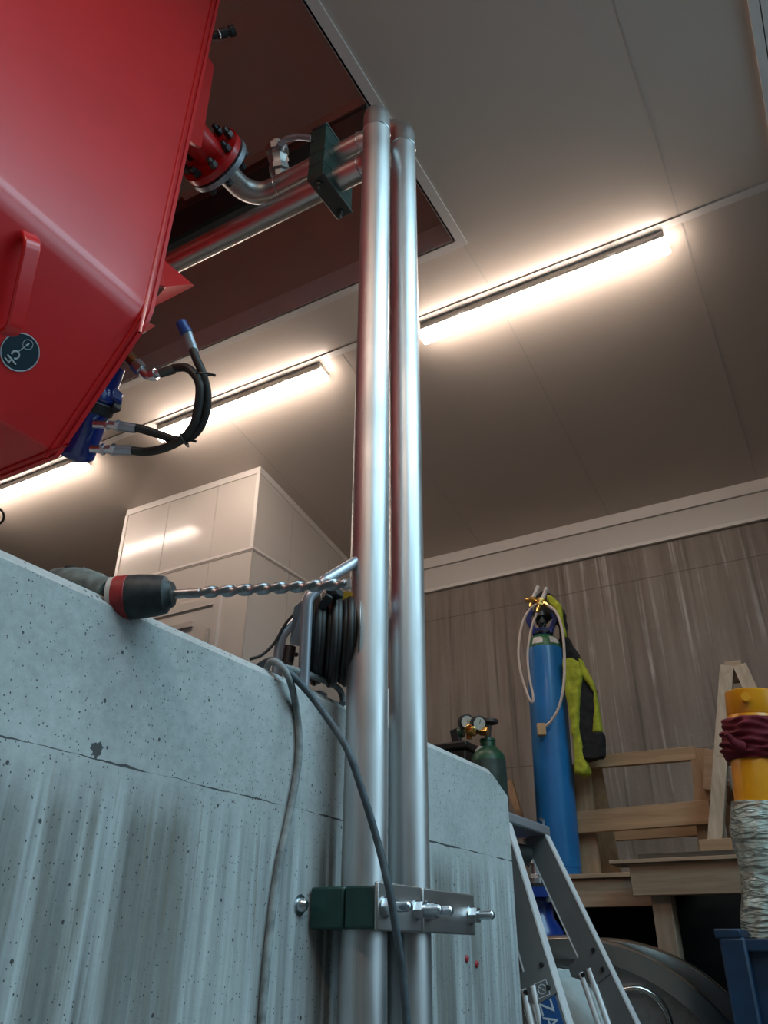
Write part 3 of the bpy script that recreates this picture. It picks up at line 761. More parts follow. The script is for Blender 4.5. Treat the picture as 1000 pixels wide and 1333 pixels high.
# fluted bit: twisted two-lobed section
bm_ = MB(); L = (tip-nose).length; n = 240; seg = 24; rings = []
for i in range(n+1):
    t = i/n; p = nose + (tip-nose)*t
    shank = t < .17
    tw_ = -t*L/.056*2*PI
    rg = []
    for k in range(seg):
        a_ = 2*PI*k/seg
        lob = 1 if shank else (.62+.44/(1+math.exp(-7*(math.cos(2*(a_-tw_))-.05))))
        r = (.0078 if shank else .0092)*lob
        if t > .985: r *= .8
        rg.append(bm_.bm.verts.new(p+(ub*math.cos(a_)+vb_*math.sin(a_))*r))
    rings.append(rg)
for a_, b_ in zip(rings, rings[1:]):
    for k in range(seg): bm_.face([a_[k], a_[(k+1) % seg], b_[(k+1) % seg], b_[k]])
bm_.face(rings[0][::-1]); bm_.face(rings[-1])
bm_.build('drill_bit', 'bit', dr, smooth=50)
MB().box(tip, (.008, .016, .012), Matrix((ub, vb_, -ax)).transposed()).build('carbide_tip', 'zinc', dr)
MB().lathe(nose-ax*.006, nose+ax, [(0, .011), (.001, .02), (.008, .0235), (.012, .030), (.03, .034), (.055, .036), (.07, .0355)], 36).build('chuck', 'chuck', dr)
MB().lathe(nose-ax*.008, nose+ax, [(0, .010), (.0015, .0185), (.008, .019)], 28).build('nose_ring', 'dark_plate', dr)
MB().lathe(nose+ax*.064, nose+ax, [(0, .0352), (.001, .0362), (.021, .0350), (.022, .034)], 36).build('collar', 'drill_red', dr)
MB().lathe(nose+ax*.086, nose+ax, [(0, .034), (.008, .0335), (.009, .030)], 36).build('grey_ring', 'lamp_body', dr)
h0_ = nose+ax*.094; h1_ = at(82, 765, D=1.33); bx_ = (h1_-h0_).normalized()
MB().lathe(h0_, h1_, [(0, .031), (.012, .033), (.02, .032), (.03, .033), (.04, .036), (.07, .039), (.11, .037), (.14, .03), (.16, .015)], 28).build('gear_housing', 'drill', dr)
MB().beam(h0_+bx_*.06, h0_+bx_*.17-V(0, 0, .012), .06, .05, (0, 0, 1)).build('motor_housing', 'drill', dr, bevel=.012)
kq = at(92, 744, D=1.325)
MB().cyl(kq-V(0, 0, .012), kq+V(0, 0, .006), .014, 16).box(kq+RGT*.012, (.03, .02, .01), Matrix((ax, ub, vb_)).transposed()).build('selector_knob', 'black', dr, bevel=.003)
MB().beam(h0_+bx_*.155-V(0, 0, .01), h0_+bx_*.20+V(-.08, .03, -.02), .035, .03, (0, 0, 1)).build('handle', 'drill', dr, bevel=.01)

# ------------------------------------------------------------------ cable reel on the wall
rl = thing('cable_reel', 'black cable reel with silver tube frame standing on the wall', 'reel', (-1.14, 1.62, 2.0))
RXv = V(.80, .60, 0)          # drum axis, seen nearly edge-on
rc = at(432, 832, D=1.80)
s0 = rc-RXv*.055; s1 = rc+RXv*.055
# tube frame
def fr(x, y, D): return at(x, y, D=D)
ftop = [fr(396, 905, 1.70), fr(400, 800, 1.70), fr(409, 766, 1.70), fr(432, 752, 1.74), fr(466, 728, 1.80), fr(500, 712, 1.86)]
MB().tube(fillet([fr(394, 915, 1.66), fr(400, 780, 1.70), fr(424, 755, 1.73), fr(470, 727, 1.84), fr(488, 800, 1.98), fr(488, 905, 1.98)], .03, 8), .0125, 14).build('tube_frame', 'tube_grey', rl)
MB().tube(fillet([fr(360, 880, 1.80), fr(366, 828, 1.82), fr(384, 806, 1.85), fr(425, 780, 1.95)], .035, 8), .0125, 14).build('tube_handle', 'tube_grey', rl)
for cpt, nm in ((s0, 'reel_disc'), (s1, 'reel_disc')):
    MB().lathe(cpt-RXv*.002, cpt+RXv, [(0, .03), (.0001, .105), (.001, .108), (.003, .108), (.004, .105), (.0041, .03)], 56).build(nm, 'disc', rl)
MB().cyl(s0, s1, .045, 28).build('hub', 'black', rl)
wd = MB()
for i, (t, R) in enumerate(((.012, .088), (.029, .094), (.047, .090), (.064, .095), (.081, .091), (.098, .088), (.02, .098), (.055, .1), (.09, .097))):
    wd.ring(s0+RXv*t, RXv, R, .0085, 44, 10)
wd.build('wound_cable', 'rubber', rl)
MB().beam(fr(430, 775, 1.72), fr(418, 792, 1.73), .02, .012, RXv).box(fr(436, 773, 1.74), (.03, .03, .02)).build('crank_lever', 'black', rl, bevel=.004)
MB().cyl(fr(378, 842, 1.72), fr(374, 864, 1.70), .013, 16).cyl(fr(380, 852, 1.72), fr(386, 852, 1.74), .005, 10).build('brake_knob', 'black', rl)
MB().cyl(fr(450, 782, 1.78), fr(456, 786, 1.82), .022, 20).build('socket', 'yellow_plug', rl)
MB().prism([fr(383, 790, 1.76), fr(398, 778, 1.76), fr(392, 842, 1.78), fr(377, 838, 1.78)], fwd*.004).build('side_plate', 'flange_grey', rl)
MB().span((-1.27, 1.43, 2.0), (-.99, 1.46, 2.012)).build('foot', 'tube_grey', rl)
cord([at(326, 858, D=1.75), at(342, 852, D=1.78), at(358, 836, D=1.8), at(372, 812, D=1.82), at(388, 795, D=1.83), at(398, 790, D=1.84)], .0035, 'thin_cable', 'rubber', 'thin black cable curving up to the cable reel from the wall', 'cable')
# white canister between the two pipes
cn = thing('canister', 'white canister with black cap seen between the upright pipes', 'canister', at(505, 930, X=-1.12)+V(0, 0, -.05))
cb = V(-1.13, 1.93, 2.0)
MB().span(cb+V(-.06, -.05, 0), cb+V(.06, .05, .15)).build('body', 'can_white', cn, bevel=.012)
MB().cyl(cb+V(0, 0, .15), cb+V(0, 0, .18), .02, 20).build('cap', 'black', cn)
cn.location = cb
for ch in cn.children: ch.matrix_parent_inverse = Matrix.Translation(-cb)

# ------------------------------------------------------------------ wall fixings
p = at(390, 1178, X=XW)
an = thing('anchor_bolt', 'zinc anchor bolt in the wall left of the green clamp', 'bolt', p)
MB().lathe(p-V(.01, 0, 0), p+V(1, 0, 0), [(0, .018), (.012, .018), (.0125, .013)], 20).build('washer', 'zinc', an)
MB().lathe(p, p+V(1, 0, 0), [(0, .012), (.012, .011), (.017, .006)], 16).build('bolt_head', 'zinc', an)
for (x, y), l in (((607, 1248), 'upper left red plastic plug in the wall below the clamp'), ((620, 1255), 'lower right red plastic plug in the wall below the clamp')):
    p = at(x, y, X=XW)
    m = MB().lathe(p-V(.01, 0, 0), p+V(1, 0, 0), [(0, .0075), (.012, .0085), (.015, .006)], 10)
    tag(m.build('wall_plug', 'redplug'), l, 'plug')

# ------------------------------------------------------------------ timber platforms at the back
DZ = 1.87
lp = thing('timber_platform', 'lower timber platform carrying the tall blue gas cylinder', 'platform', (-2.4, 5.0, 0))
for k in range(6):
    MB().span((-3.4, 4.45+k*.2, DZ-.022), (-.98, 4.645+k*.2, DZ)).build('deck_plank', 'wood_old', lp, bevel=.002)
MB().span((-3.4, 4.47, DZ-.022-.135), (-.92, 4.515, DZ-.022)).build('front_beam', 'wood_old', lp, bevel=.003)
for x in (-3.35, -2.2):
    MB().span((x, 4.53, 0), (x+.09, 4.62, DZ-.022)).build('post', 'wood_old_z', lp, bevel=.003)
rp = thing('timber_platform', 'higher timber platform on a post at the lower right', 'platform', (-.6, 4.6, 0))
RZ2 = 1.905
MB().span((-1.13, 4.15, RZ2-.022), (.9, 4.36, RZ2-.005)).build('deck_plank', 'wood_old', rp, bevel=.002)
for k in range(3):
    MB().span((-.99, 4.16+.23*k, RZ2-.006), (.9, 4.38+.23*k, RZ2+.018)).build('deck_plank', 'wood_dark', rp, bevel=.002)
MB().span((-1.045, 4.18, RZ2-.022-.14), (.9, 4.235, RZ2-.022)).build('front_beam', 'wood_old', rp, bevel=.004)
MB().span((-.975, 4.24, 0), (-.885, 4.345, RZ2-.022)).build('post', 'wood_old_z', rp, bevel=.004)
MB().span((.5, 4.24, 0), (.59, 4.345, RZ2-.022)).build('post', 'wood_old_z', rp, bevel=.004)
# black sheet standing in for the deep shade under the platforms
struct(MB().span((-3.4, 5.4, 0), (2.2, 5.44, DZ-.03)).build('under_platform_shade', 'void', smooth=0))

# sawhorse
sw = thing('sawhorse', 'pine trestle frame standing on the timber platform', 'trestle', (-1.05, 4.75, DZ))
Ys = 4.80
def pl(x, y, Y=Ys): return at(x, y, Y=Y)
MB().beam(pl(764, 993), pl(906, 981), .045, .072, (0, 1, 0)).build('top_rail', 'wood_new', sw, bevel=.002)
MB().beam(pl(752, 1071, Ys-.06), pl(926, 1057, Ys-.06), .045, .118, (0, 1, 0)).build('front_rail', 'wood_new', sw, bevel=.002)
MB().beam(pl(772, 1085, Ys+.30), pl(924, 1075, Ys+.30), .045, .1, (0, 1, 0)).build('back_rail', 'wood_new', sw, bevel=.002)
b0 = pl(770, 1132, Ys); b0.z = DZ
MB().beam(b0, pl(757, 995), .045, .098, (0, 1, 0)).build('leg', 'wood_new_z', sw, bevel=.002)
b1 = pl(793, 1128, Ys+.30); b1.z = DZ
MB().beam(b1, pl(768, 1000, Ys+.04), .03, .14, (0, 1, 0)).build('leg', 'wood_new_z', sw, bevel=.002)
b2 = pl(921, 1105, Ys); b2.z = RZ2+.018
MB().beam(b2+V(0, .003, 0), pl(911, 975)+V(0, .003, 0), .049, .098, (0, 1, 0)).build('leg', 'wood_new_z', sw, bevel=.002)
MB().beam(pl(925, 1030, Ys-.03), pl(927, 978, Ys-.03), .1, .058, (0, 1, 0)).build('end_block', 'wood_old', sw, bevel=.002)
# wooden step ladder
wl = thing('wooden_ladder', 'home-made wooden step ladder standing behind the yellow cylinder', 'ladder', (-.62, 4.3, RZ2))
Yl = 4.50
f0 = at(929, 1108, Y=Yl-.1); f0.z = RZ2+.018
MB().beam(f0, at(947, 868, Y=Yl+.05), .045, .068, (0, 1, 0)).build('leg', 'wood_old_z', wl, bevel=.002)
g1 = at(1010, 1090, Y=Yl-.1); g1.z = RZ2+.018
ga = at(964, 868, Y=Yl+.05); gd = at(1025, 1000, Y=Yl-.1)-ga
MB().beam(ga, ga+gd*((RZ2+.018-ga.z)/gd.z), .045, .068, (0, 1, 0)).build('leg', 'wood_old_z', wl, bevel=.002)
MB().beam(at(946, 876, Y=Yl+.09), at(968, 874, Y=Yl+.09), .06, .11, (0, 1, 0)).build('top_tread', 'wood_old', wl, bevel=.002)
MB().beam(at(936, 990, Y=Yl), at(992, 985, Y=Yl), .1, .045, (0, 1, 0)).build('tread', 'wood_old', wl, bevel=.002)
k0 = at(957, 1100, Y=Yl+.5); k0.z = RZ2+.018
MB().beam(k0, at(942, 1015, Y=Yl+.3), .03, .06, (0, 1, 0)).build('back_leg', 'wood_old_z', wl, bevel=.002)
MB().beam(at(938, 1020, Y=Yl+.05), at(958, 1047, Y=Yl+.35), .03, .06, (0, 1, 0)).build('brace', 'wood_new', wl, bevel=.002)
q = at(932, 1105, Y=4.26); q.z = RZ2+.018
tag(MB().span(q+V(-.072, 0, 0), q+V(.075, .09, .06)).build('wood_block', 'wood_new', bevel=.002), 'short pine block at the foot of the wooden ladder', 'block')
# loose stick leaning behind the wall end
sb = at(706, 1085, Y=4.9); sb.z = DZ
sbase = V(-1.78, 4.95, DZ)
tag(MB().beam(sbase, at(664, 1018, Y=5.3), .03, .045, (0, 1, 0)).build('wooden_stick', 'wood_new_z', bevel=.002), 'loose wooden stick leaning left of the tall blue cylinder', 'stick')

# ------------------------------------------------------------------ tall blue gas cylinder
gb = V(-1.545, 4.66, DZ)
gc = thing('gas_cylinder', 'tall scratched blue gas cylinder with green shoulder on the platform', 'gas cylinder', gb)
gax = V(.022, 0, 1).normalized()
MB().lathe(gb, gb+gax, [(0, .11), (.004, .114), (.05, .114), (.051, .117), (.066, .117), (.067, .1145), (1.29, .1145), (1.312, .1135)], 48).build('body', 'gas_blue', gc)
MB().lathe(gb+gax*1.312, gb+gax*2, [(0, .1135), (.03, .108), (.055, .097), (.075, .082), (.09, .062), (.098, .04), (.115, .038)], 48).build('shoulder', 'gas_green', gc)
gt = gb+gax*1.42
lbp = []
lm = MB(); tocam = (CAM-gt); tocam.z = 0; tocam.normalize(); sd = V(-tocam.y, tocam.x, 0)
for (ang, w0) in ((-38, 1), (22, 1)):
    rows = []
    for j, (t, r) in enumerate(((1.328, .112), (1.345, .108), (1.362, .1005), (1.375, .0925))):
        row = []
        for i in range(7):
            a_ = math.radians(ang + i*6*(1 if j < 3 else .8))
            row.append(lm.bm.verts.new(gb+gax*t+(tocam*math.cos(a_)+sd*math.sin(a_))*(r+.001)))
        rows.append(row)
    for r0, r1 in zip(rows, rows[1:]):
        for i in range(6): lm.face([r0[i], r0[i+1], r1[i+1], r1[i]])
lm.build('shoulder_label', 'label_white', gc)
# valve guard of blue bars, valve inside
gv = MB()
for s in (-1, 1):
    gv.beam(gt+sd*s*.045, gt+sd*s*.085+gax*.09, .06, .034, tocam).beam(gt+sd*s*.085+gax*.08, gt+sd*s*.07+gax*.17, .06, .034, tocam)
gv.beam(gt+sd*-.065+gax*.012, gt+sd*.065+gax*.012, .07, .04, tocam)
gv.lathe(gt+gax*-.015, gt+gax, [(0, .05), (.03, .05)], 24)
gv.build('valve_guard', 'blue_gloss', gc, bevel=.005)
MB().lathe(gt+gax*-.01, gt+gax, [(0, .04), (.005, .058), (.02, .058), (.022, .03)], 24).build('neck_ring', 'black', gc)
MB().lathe(gt, gt+gax, [(0, .02), (.05, .02), (.051, .026), (.09, .026), (.091, .014), (.12, .014), (.121, .03), (.15, .03)], 16).cyl(gt+gax*.07, gt+gax*.07+tocam*.06, .015, 12).build('valve', 'dark_plate', gc)
# brass torch fittings with off-white hoses slung over the valve
th = thing('hose_set', 'off-white hoses with brass fittings hung over the blue cylinder valve', 'hose', gt+V(0, -.15, .1))
YH = 4.50
def gp(x, y, Y=YH): return at(x, y, Y=Y)
MB().cyl(gp(685, 781), gp(700, 783), .013, 8).hexnut(gp(690, 781), gp(697, 782), .024).cyl(gp(697, 783), gp(706, 785), .012, 10).hexnut(gp(702, 783), gp(708, 784), .022).cyl(gp(692, 784), gp(691, 790), .011, 8).build('brass_fitting', 'bright_brass', th)
MB().cyl(gp(703, 789), gp(701, 793), .013, 8).hexnut(gp(705, 779), gp(704, 788), .024).cyl(gp(707, 785), gp(713, 788), .014, 8).cyl(gp(703, 789), gp(700, 797), .013, 8).build('brass_fitting', 'bright_brass', th)
MB().cyl(gp(694, 779), gp(701, 763), .0125, 12).build('tube_stub', 'label_white', th)
MB().cyl(gp(706, 781), gp(712, 765), .0125, 12).build('tube_stub', 'label_white', th)
MB().tube(spline([gp(699, 786), gp(690, 793), gp(680, 812), gp(675, 845), gp(678, 875), gp(687, 905), gp(693, 914), gp(694, 905), gp(689, 880), gp(687, 850), gp(692, 818), gp(699, 798)], 8), .0075, 8).build('hose', 'hose_white', th)
MB().tube(spline([gp(712, 787), gp(724, 797), gp(732, 820), gp(735, 855), gp(734, 890), gp(728, 920), gp(718, 938), gp(709, 946)], 8), .0085, 8).build('hose', 'hose_white', th)
pq = gp(705, 950, YH)
MB().box(pq, (.05, .045, .07), Matrix.Rotation(.4, 3, 'Z')).build('end_block', 'block_wood', th, bevel=.004)

# jacket hanging from the valve
jk = thing('jacket', 'hi-vis yellow and black jacket hung on the blue gas cylinder', 'jacket', gt+V(.1, .1, -.6))
def pillow(px, Y_, th_, mat, name, wr=.012):
    m = MB().prism([at(x, y, Y=Y_) for x, y in px], V(0, th_, 0))
    o = m.build(name, mat, jk, smooth=0)
    r = o.modifiers.new('remesh', 'REMESH'); r.mode = 'VOXEL'; r.voxel_size = .008; r.use_smooth_shade = True
    s = o.modifiers.new('smooth', 'SMOOTH'); s.factor = .6; s.iterations = 9
    t = bpy.data.textures.new('folds', 'CLOUDS'); t.noise_scale = .07
    d = o.modifiers.new('folds', 'DISPLACE'); d.texture = t; d.strength = wr*2; d.mid_level = .5; d.texture_coords = 'LOCAL'
    return o
def Z(pts): return [(670+x/5.123, 750+y/5.123) for x, y in pts]
DJ = 4.62
pillow(Z([(135, 130), (180, 95), (235, 110), (320, 230), (345, 400), (432, 548), (440, 600), (310, 620), (290, 330), (230, 260), (150, 330), (120, 250)]), DJ+.05, .07, 'fabric_black', 'body_panel')
pillow(Z([(208, 115), (250, 128), (300, 185), (338, 400), (312, 400), (270, 230), (215, 160)]), DJ-.035, .05, 'hivis', 'collar_panel', .006)
pillow(Z([(308, 540), (380, 538), (432, 570), (446, 650), (425, 800), (420, 1000), (450, 1170), (490, 1300), (470, 1325), (400, 1318), (372, 1000), (330, 760)]), DJ-.05, .08, 'hivis', 'sleeve_panel')
pillow(Z([(420, 590), (470, 660), (530, 740), (530, 1040), (585, 1040), (592, 1195), (580, 1212), (446, 1226), (410, 1000), (415, 700)]), DJ-.02, .08, 'fabric_black', 'side_panel')
pillow(Z([(418, 542), (436, 545), (528, 715), (578, 1040), (512, 1042), (525, 900), (522, 770), (440, 660)]), DJ-.035, .06, 'hivis', 'edge_panel', .006)
pillow(Z([(520, 1036), (578, 1036), (592, 1200), (560, 1214), (455, 1224), (445, 1150)]), DJ-.045, .07, 'fabric_black', 'cuff')

# ------------------------------------------------------------------ green cylinder with regulator, black case behind the wall end
gy = 4.42
g2 = at(637, 1000, Y=gy); g2.z = DZ
gs = thing('gas_cylinder', 'short dark green gas cylinder with brass regulator behind the wall', 'gas cylinder', g2)
zsh = at(637, 978, Y=gy).z-DZ
MB().lathe(g2, g2+V(0, 0, 1), [(0, .095), (.01, .1), (zsh-.09, .1), (zsh-.06, .1)], 40).build('body', 'green_cyl', gs)
MB().lathe(g2+V(0, 0, zsh-.06), g2+V(0, 0, 2), [(0, .1), (.03, .095), (.055, .08), (.075, .058), (.085, .046), (.115, .044), (.118, .048), (.13, .046), (.132, .02)], 40).build('shoulder', 'green_top', gs)
zt2 = g2.z+zsh+.07
vt2 = V(g2.x, g2.y, zt2)
YR = gy-.06
def rp_(x, y, Y=YR): return at(x, y, Y=Y)
MB().cyl(vt2, rp_(637, 944, gy), .016, 12).lathe(rp_(637, 944, gy), rp_(637, 930, gy), [(0, .02), (.012, .055), (.03, .055), (.032, .02)], 10).build('valve', 'dark_plate', gs)
rgb = MB().cyl(rp_(607, 951), rp_(633, 953), .015, 12).hexnut(rp_(626, 952), rp_(635, 953), .027).lathe(rp_(612, 950, YR-.06), rp_(619, 952, YR+.06), [(0, .02), (.01, .034), (.07, .034), (.09, .02)], 20).cyl(rp_(611, 952), rp_(611, 962), .016, 10).cyl(rp_(608, 943), rp_(614, 952), .012, 8).cyl(rp_(625, 944), rp_(618, 952), .012, 8).build('regulator', 'bright_brass', gs)
for (x, y) in ((608, 940), (624, 942)):
    p = rp_(x, y, YR-.03); d = (CAM-p).normalized(); d = (d+RGT*.35).normalized()
    g = MB().lathe(p-d*.04, p+d, [(0, .03), (.004, .046), (.04, .046), (.043, .042), (.044, .036)], 28).build('gauge', 'black', gs)
    MB().lathe(p+d*.001, p+d, [(0, .036), (.004, .036)], 28).build('gauge_face', 'gauge', g)
    MB().beam(p+d*.006, p+d*.006+UPV*.024+RGT*.006, .003, .002, d).build('needle', 'black', g)
MB().cyl(rp_(603, 953), rp_(598, 955), .03, 14).build('adjusting_knob', 'green_top', gs)
MB().prism([rp_(618, 978), rp_(624, 971), rp_(633, 973), rp_(626, 980)], fwd*.004).build('tag', 'label_white', gs)
bc = at(588, 1000, Y=4.62); bz = at(585, 966, Y=4.55).z
bx0, bx1 = at(552, 970, Y=4.55).x, at(612, 970, Y=4.55).x-.03
bk = thing('tool_case', 'black tool case behind the wall beside the green cylinder', 'case', ((bx0+bx1)/2, 4.72, DZ))
MB().span((bx0, 4.55, DZ), (bx1, 4.95, bz-.05)).build('case_body', 'black', bk, bevel=.015)
MB().span((bx0-.01, 4.54, bz-.05), (bx1+.01, 4.96, bz)).build('case_lid', 'black', bk, bevel=.012)
hq = V(at(592, 950, Y=4.62).x, 4.64, bz)
tag(MB().box(hq+V(0, 0, .05), (.062, .04, .10), Matrix.Rotation(-.2, 3, 'Y')).build('dark_slab', 'black', bevel=.008), 'small dark slab standing on the black tool case', 'box')  # small dark slab, not identified further

# ------------------------------------------------------------------ yellow hydraulic cylinder in a blue bin
yt = at(979, 902, D=3.2); yb0 = at(1012, 1215, D=2.84)
yax = (yb0-yt).normalized(); YR_ = .1025
yc_ = thing('hydraulic_cylinder', 'yellow hydraulic cylinder leaning at the right edge', 'cylinder', yb0)
Lc = (yb0-yt).length
MB().lathe(yt, yb0, [(0, .05), (.001, YR_-.004), (.004, YR_), (.094, YR_), (.098, YR_-.0025), (.102, YR_), (.45, YR_), (.452, YR_*.8), (Lc+.15, YR_*.8)], 56).build('barrel', 'yellow', yc_)
MB().lathe(yt+yax*.46, yb0, [(0, YR_*.9), (Lc-.35, YR_*.9)], 40).build('rod_sleeve', 'wood_old_z', yc_)
pp = at(971, 908, D=3.2-.1)
nrm = (CAM-pp); nrm = (nrm-yax*nrm.dot(yax)).normalized()
MB().lathe(pp-nrm*.02, pp+nrm, [(0, .02), (.012, .02), (.013, .014), (.03, .014), (.031, .018), (.04, .018)], 8).build('port_plug', 'yellow', yc_)
# red cloth wound round it
d0 = ((at(980, 938, D=3.159)-yt).dot(yax)); d1 = ((at(985, 992, D=3.096)-yt).dot(yax))
prf2 = []
for i in range(29):
    t = i/28
    prf2.append((d0+(d1-d0)*t, YR_+.004+.028*math.sin(PI*t)**.5))
def cf(t, a):
    n_ = mnoise.noise(V(t*9, math.cos(a)*1.6, math.sin(a)*1.6))
    return .045*math.sin(t*150+4.2*math.sin(a+.4)+5*n_)+.035*math.sin(t*260-3.0*math.sin(a)+4*n_)+.12*n_
cl = MB().lathe(yt, yb0, prf2, 72, cf)
kp = [at(966, 972, D=3.03), at(957, 968, D=3.02), at(951, 961, D=3.02), at(945, 955, D=3.02)]
cl.tube(spline(kp, 5), [.022, .022, .021, .02, .019, .018, .017, .016, .014, .012, .012, .012, .011, .010, .009, .008][:len(spline(kp, 5))], 10)
tag(cl.build('tied_cloth', 'cloth', smooth=60), 'dark red cloth tied round the yellow hydraulic cylinder', 'cloth')
# plastic film on the lower half
d2 = ((at(988, 1046, D=3.034)-yt).dot(yax)); prf3 = []
for i in range(70):
    t = i/69
    prf3.append((d2+(Lc+.10-d2)*t, YR_+.010+.008*math.sin(t*9)))
def ff(t, a):
    q = t*26+a*2.2
    return .035*abs(math.sin(q+3*mnoise.noise(V(t*7, math.cos(a)*1.7, math.sin(a)*1.7))))+.07*mnoise.noise(V(t*10+3*math.sin(a), math.cos(a)*2.2, math.sin(a)*2.2))
tag(MB().lathe(yt, yb0, prf3, 90, ff).build('plastic_film', 'film', smooth=60), 'crinkled clear plastic film wrapped round the lower yellow cylinder', 'plastic wrap')
# blue steel bin
bn = thing('steel_bin', 'dark blue steel bin holding the wrapped cylinder at lower right', 'bin', (0, 3.7, 0))
c0 = at(934, 1209, D=2.72)
bzt = c0.z
x0b, y0b = c0.x, c0.y
bw = MB()
bw.span((x0b, y0b, .02), (x0b+.05, y0b+1.0, bzt)).span((x0b, y0b+.95, .02), (x0b+1.0, y0b+1.0, bzt)).span((x0b+.95, y0b, .02), (x0b+1.0, y0b+1.0, bzt)).span((x0b+.05, y0b+.03, .02), (x0b+.95, y0b+.06, bzt-.04))
bw.span((x0b, y0b, 0), (x0b+1.0, y0b+1.0, .04))
bw.build('bin_wall', 'bin', bn, bevel=.004)
MB().span((x0b-.012, y0b-.012, bzt-.03), (x0b+.075, y0b+1.01, bzt)).build('rim', 'bin', bn, bevel=.006)
MB().span((x0b+.06, y0b, bzt-.07), (x0b+1.0, y0b+.06, bzt-.03)).build('rim', 'bin', bn, bevel=.006)
MB().span((x0b+.0, y0b-.012, .02), (x0b+.085, y0b+.03, bzt-.025)).build('corner_post', 'bin', bn, bevel=.01)

# ------------------------------------------------------------------ aluminium step ladder
al = thing('step_ladder', 'aluminium step ladder with a blue label beside the concrete wall', 'ladder', (-.8, 2.8, 0))
F0 = at(694, 1086, D=2.9); 
F1 = at(814, 1340, Y=2.99)
N0 = V(F0.x, 2.60, F0.z)
N1 = at(720, 1333, Y=2.48)
def rail(top, bot, sgn, nm):
    d = (bot-top).normalized()
    bot2 = top + d*((top.z-.02)/-d.z)
    web = V(0, 1, 0); web = (web-d*web.dot(d)).normalized()
    fr_ = d.cross(web).normalized()
    if fr_.x < 0: fr_ = -fr_
    r = MB().beam(top, bot2, .004, .082, web).build(nm, 'alu_dark', al)
    for s in (1, -1):
        MB().beam(top+fr_*.041*s+web*.020*sgn, bot2+fr_*.041*s+web*.020*sgn, .046, .005, web).build('rail_flange', 'alu', r)
    return r, d, web, fr_
rF = rail(F0, F1, 1, 'rail')
rN = rail(N0, N1, 1, 'rail')
zc = F0.z+.03
MB().span((F0.x-.16, N0.y-.07, zc-.035), (F0.x+.05, F0.y+.05, zc+.0)).build('top_tread', 'tube_grey', al, bevel=.006)
for dz in (.25, .50, .75, 1.0, 1.25, 1.5):
    a = F0+rF[1]*(dz/-rF[1].z*1.0); b = N0+rN[1]*(dz/-rN[1].z*1.0)
    if dz > .8:
        MB().beam(a, b, .08, .03, V(1, 0, 0)).build('tread', 'alu', al, bevel=.003)
for (top, rr, px, sgn) in ((F0, rF, (738, 1242), -1), (N0, rN, (690, 1250), -1)):
    # riveted hinge bracket and the brace tube below it
    d, web, f_ = rr[1], rr[2], rr[3]
    k = (.36 if rr is rF else .40)/-d.z
    c_ = top+d*k
    br = MB().prism([c_+f_*.04, c_+f_*.04+d*.10, c_-f_*.03+d*.11, c_-f_*.09+d*.06, c_-f_*.085+d*.03], web*-.006).build('hinge_bracket', 'alu_dark', al)
    for q_ in (c_+f_*.02+d*.02, c_+f_*.02+d*.08, c_-f_*.05+d*.07):
        MB().lathe(q_-web*.012, q_+web, [(0, .006), (.008, .008)], 10).build('rivet', 'black', br)
    lowz = c_-f_*.055+d*.06
    foot = lowz+V(.05, 0, -1).normalized()*(lowz.z-.02)
    foot2 = lowz + (d*.8+V(0, 0, -.35)).normalized()*.6
    MB().cyl(lowz, foot2, .011, 12).cyl(lowz+f_*.03, foot2+f_*.03, .011, 12).build('brace_tube', 'alu', al)
MB().tube(fillet([at(703, 1066, D=2.92), at(708, 1068, D=2.93), at(708, 1080, D=2.93), at(706, 1085, D=2.93)], .01, 4), .005, 8).build('hook', 'zinc', al)
MB().cyl(V(F0.x-.10, N0.y+.02, zc-.10), V(F0.x-.03, F0.y-.02, zc-.10), .035, 20).build('cross_tube', 'dark_plate', al)
# blue name label along the near rail
d, web, f_ = rN[1], rN[2], rN[3]
tA = at(707, 1268, Y=N0.y); 
kA = None
best = None
for i in range(400):
    p = N0+d*(i*.004)
    v = p-CAM; yy = 666.5-FPX*v.dot(UPV)/v.dot(fwd)
    if best is None and yy >= 1266: best = i*.004
s0_ = best or .55
pa = N0+d*s0_-web*.0035
Lb = .40
lb = MB().beam(pa, pa+d*Lb, .002, .062, web).build('name_label', 'lad_blue', al)
def flat_text(txt, size, origin, xdir, ydir, ndir, mat, parent, name):
    cu = bpy.data.curves.new(name, 'FONT'); cu.body = txt; cu.size = size; cu.extrude = .0004
    ob = bpy.data.objects.new(name, cu); COL.objects.link(ob)
    dg = bpy.context.evaluated_depsgraph_get(); dg.update()
    me = bpy.data.meshes.new_from_object(ob.evaluated_get(dg))
    bpy.data.objects.remove(ob)
    R = Matrix((xdir, ydir, ndir)).transposed()
    for v in me.vertices: v.co = origin + R @ v.co
    o = bpy.data.objects.new(name, me); COL.objects.link(o); me.materials.clear(); me.materials.append(M[mat]); attach(o, parent)
    return o
nn = -web
flat_text('ZARGES', .058, pa+d*.068-f_*.022+nn*.0016, d, f_, nn, 'lad_white', lb, 'lettering')
lg = pa+d*.042+nn*.0016
lgm = MB().ring(lg, nn, .012, .0016, 24, 6).tube([lg-d*.008-f_*.008, lg+d*.008+f_*.008], .0015, 6)
for a_, b_ in (((-1, -1), (1, -1)), ((1, -1), (1, 1)), ((1, 1), (-1, 1)), ((-1, 1), (-1, -1))):
    lgm.tube([lg+(d*a_[0]+f_*a_[1])*.019, lg+(d*b_[0]+f_*b_[1])*.019], .0016, 6)
lgm.build('emblem', 'lad_white', lb)
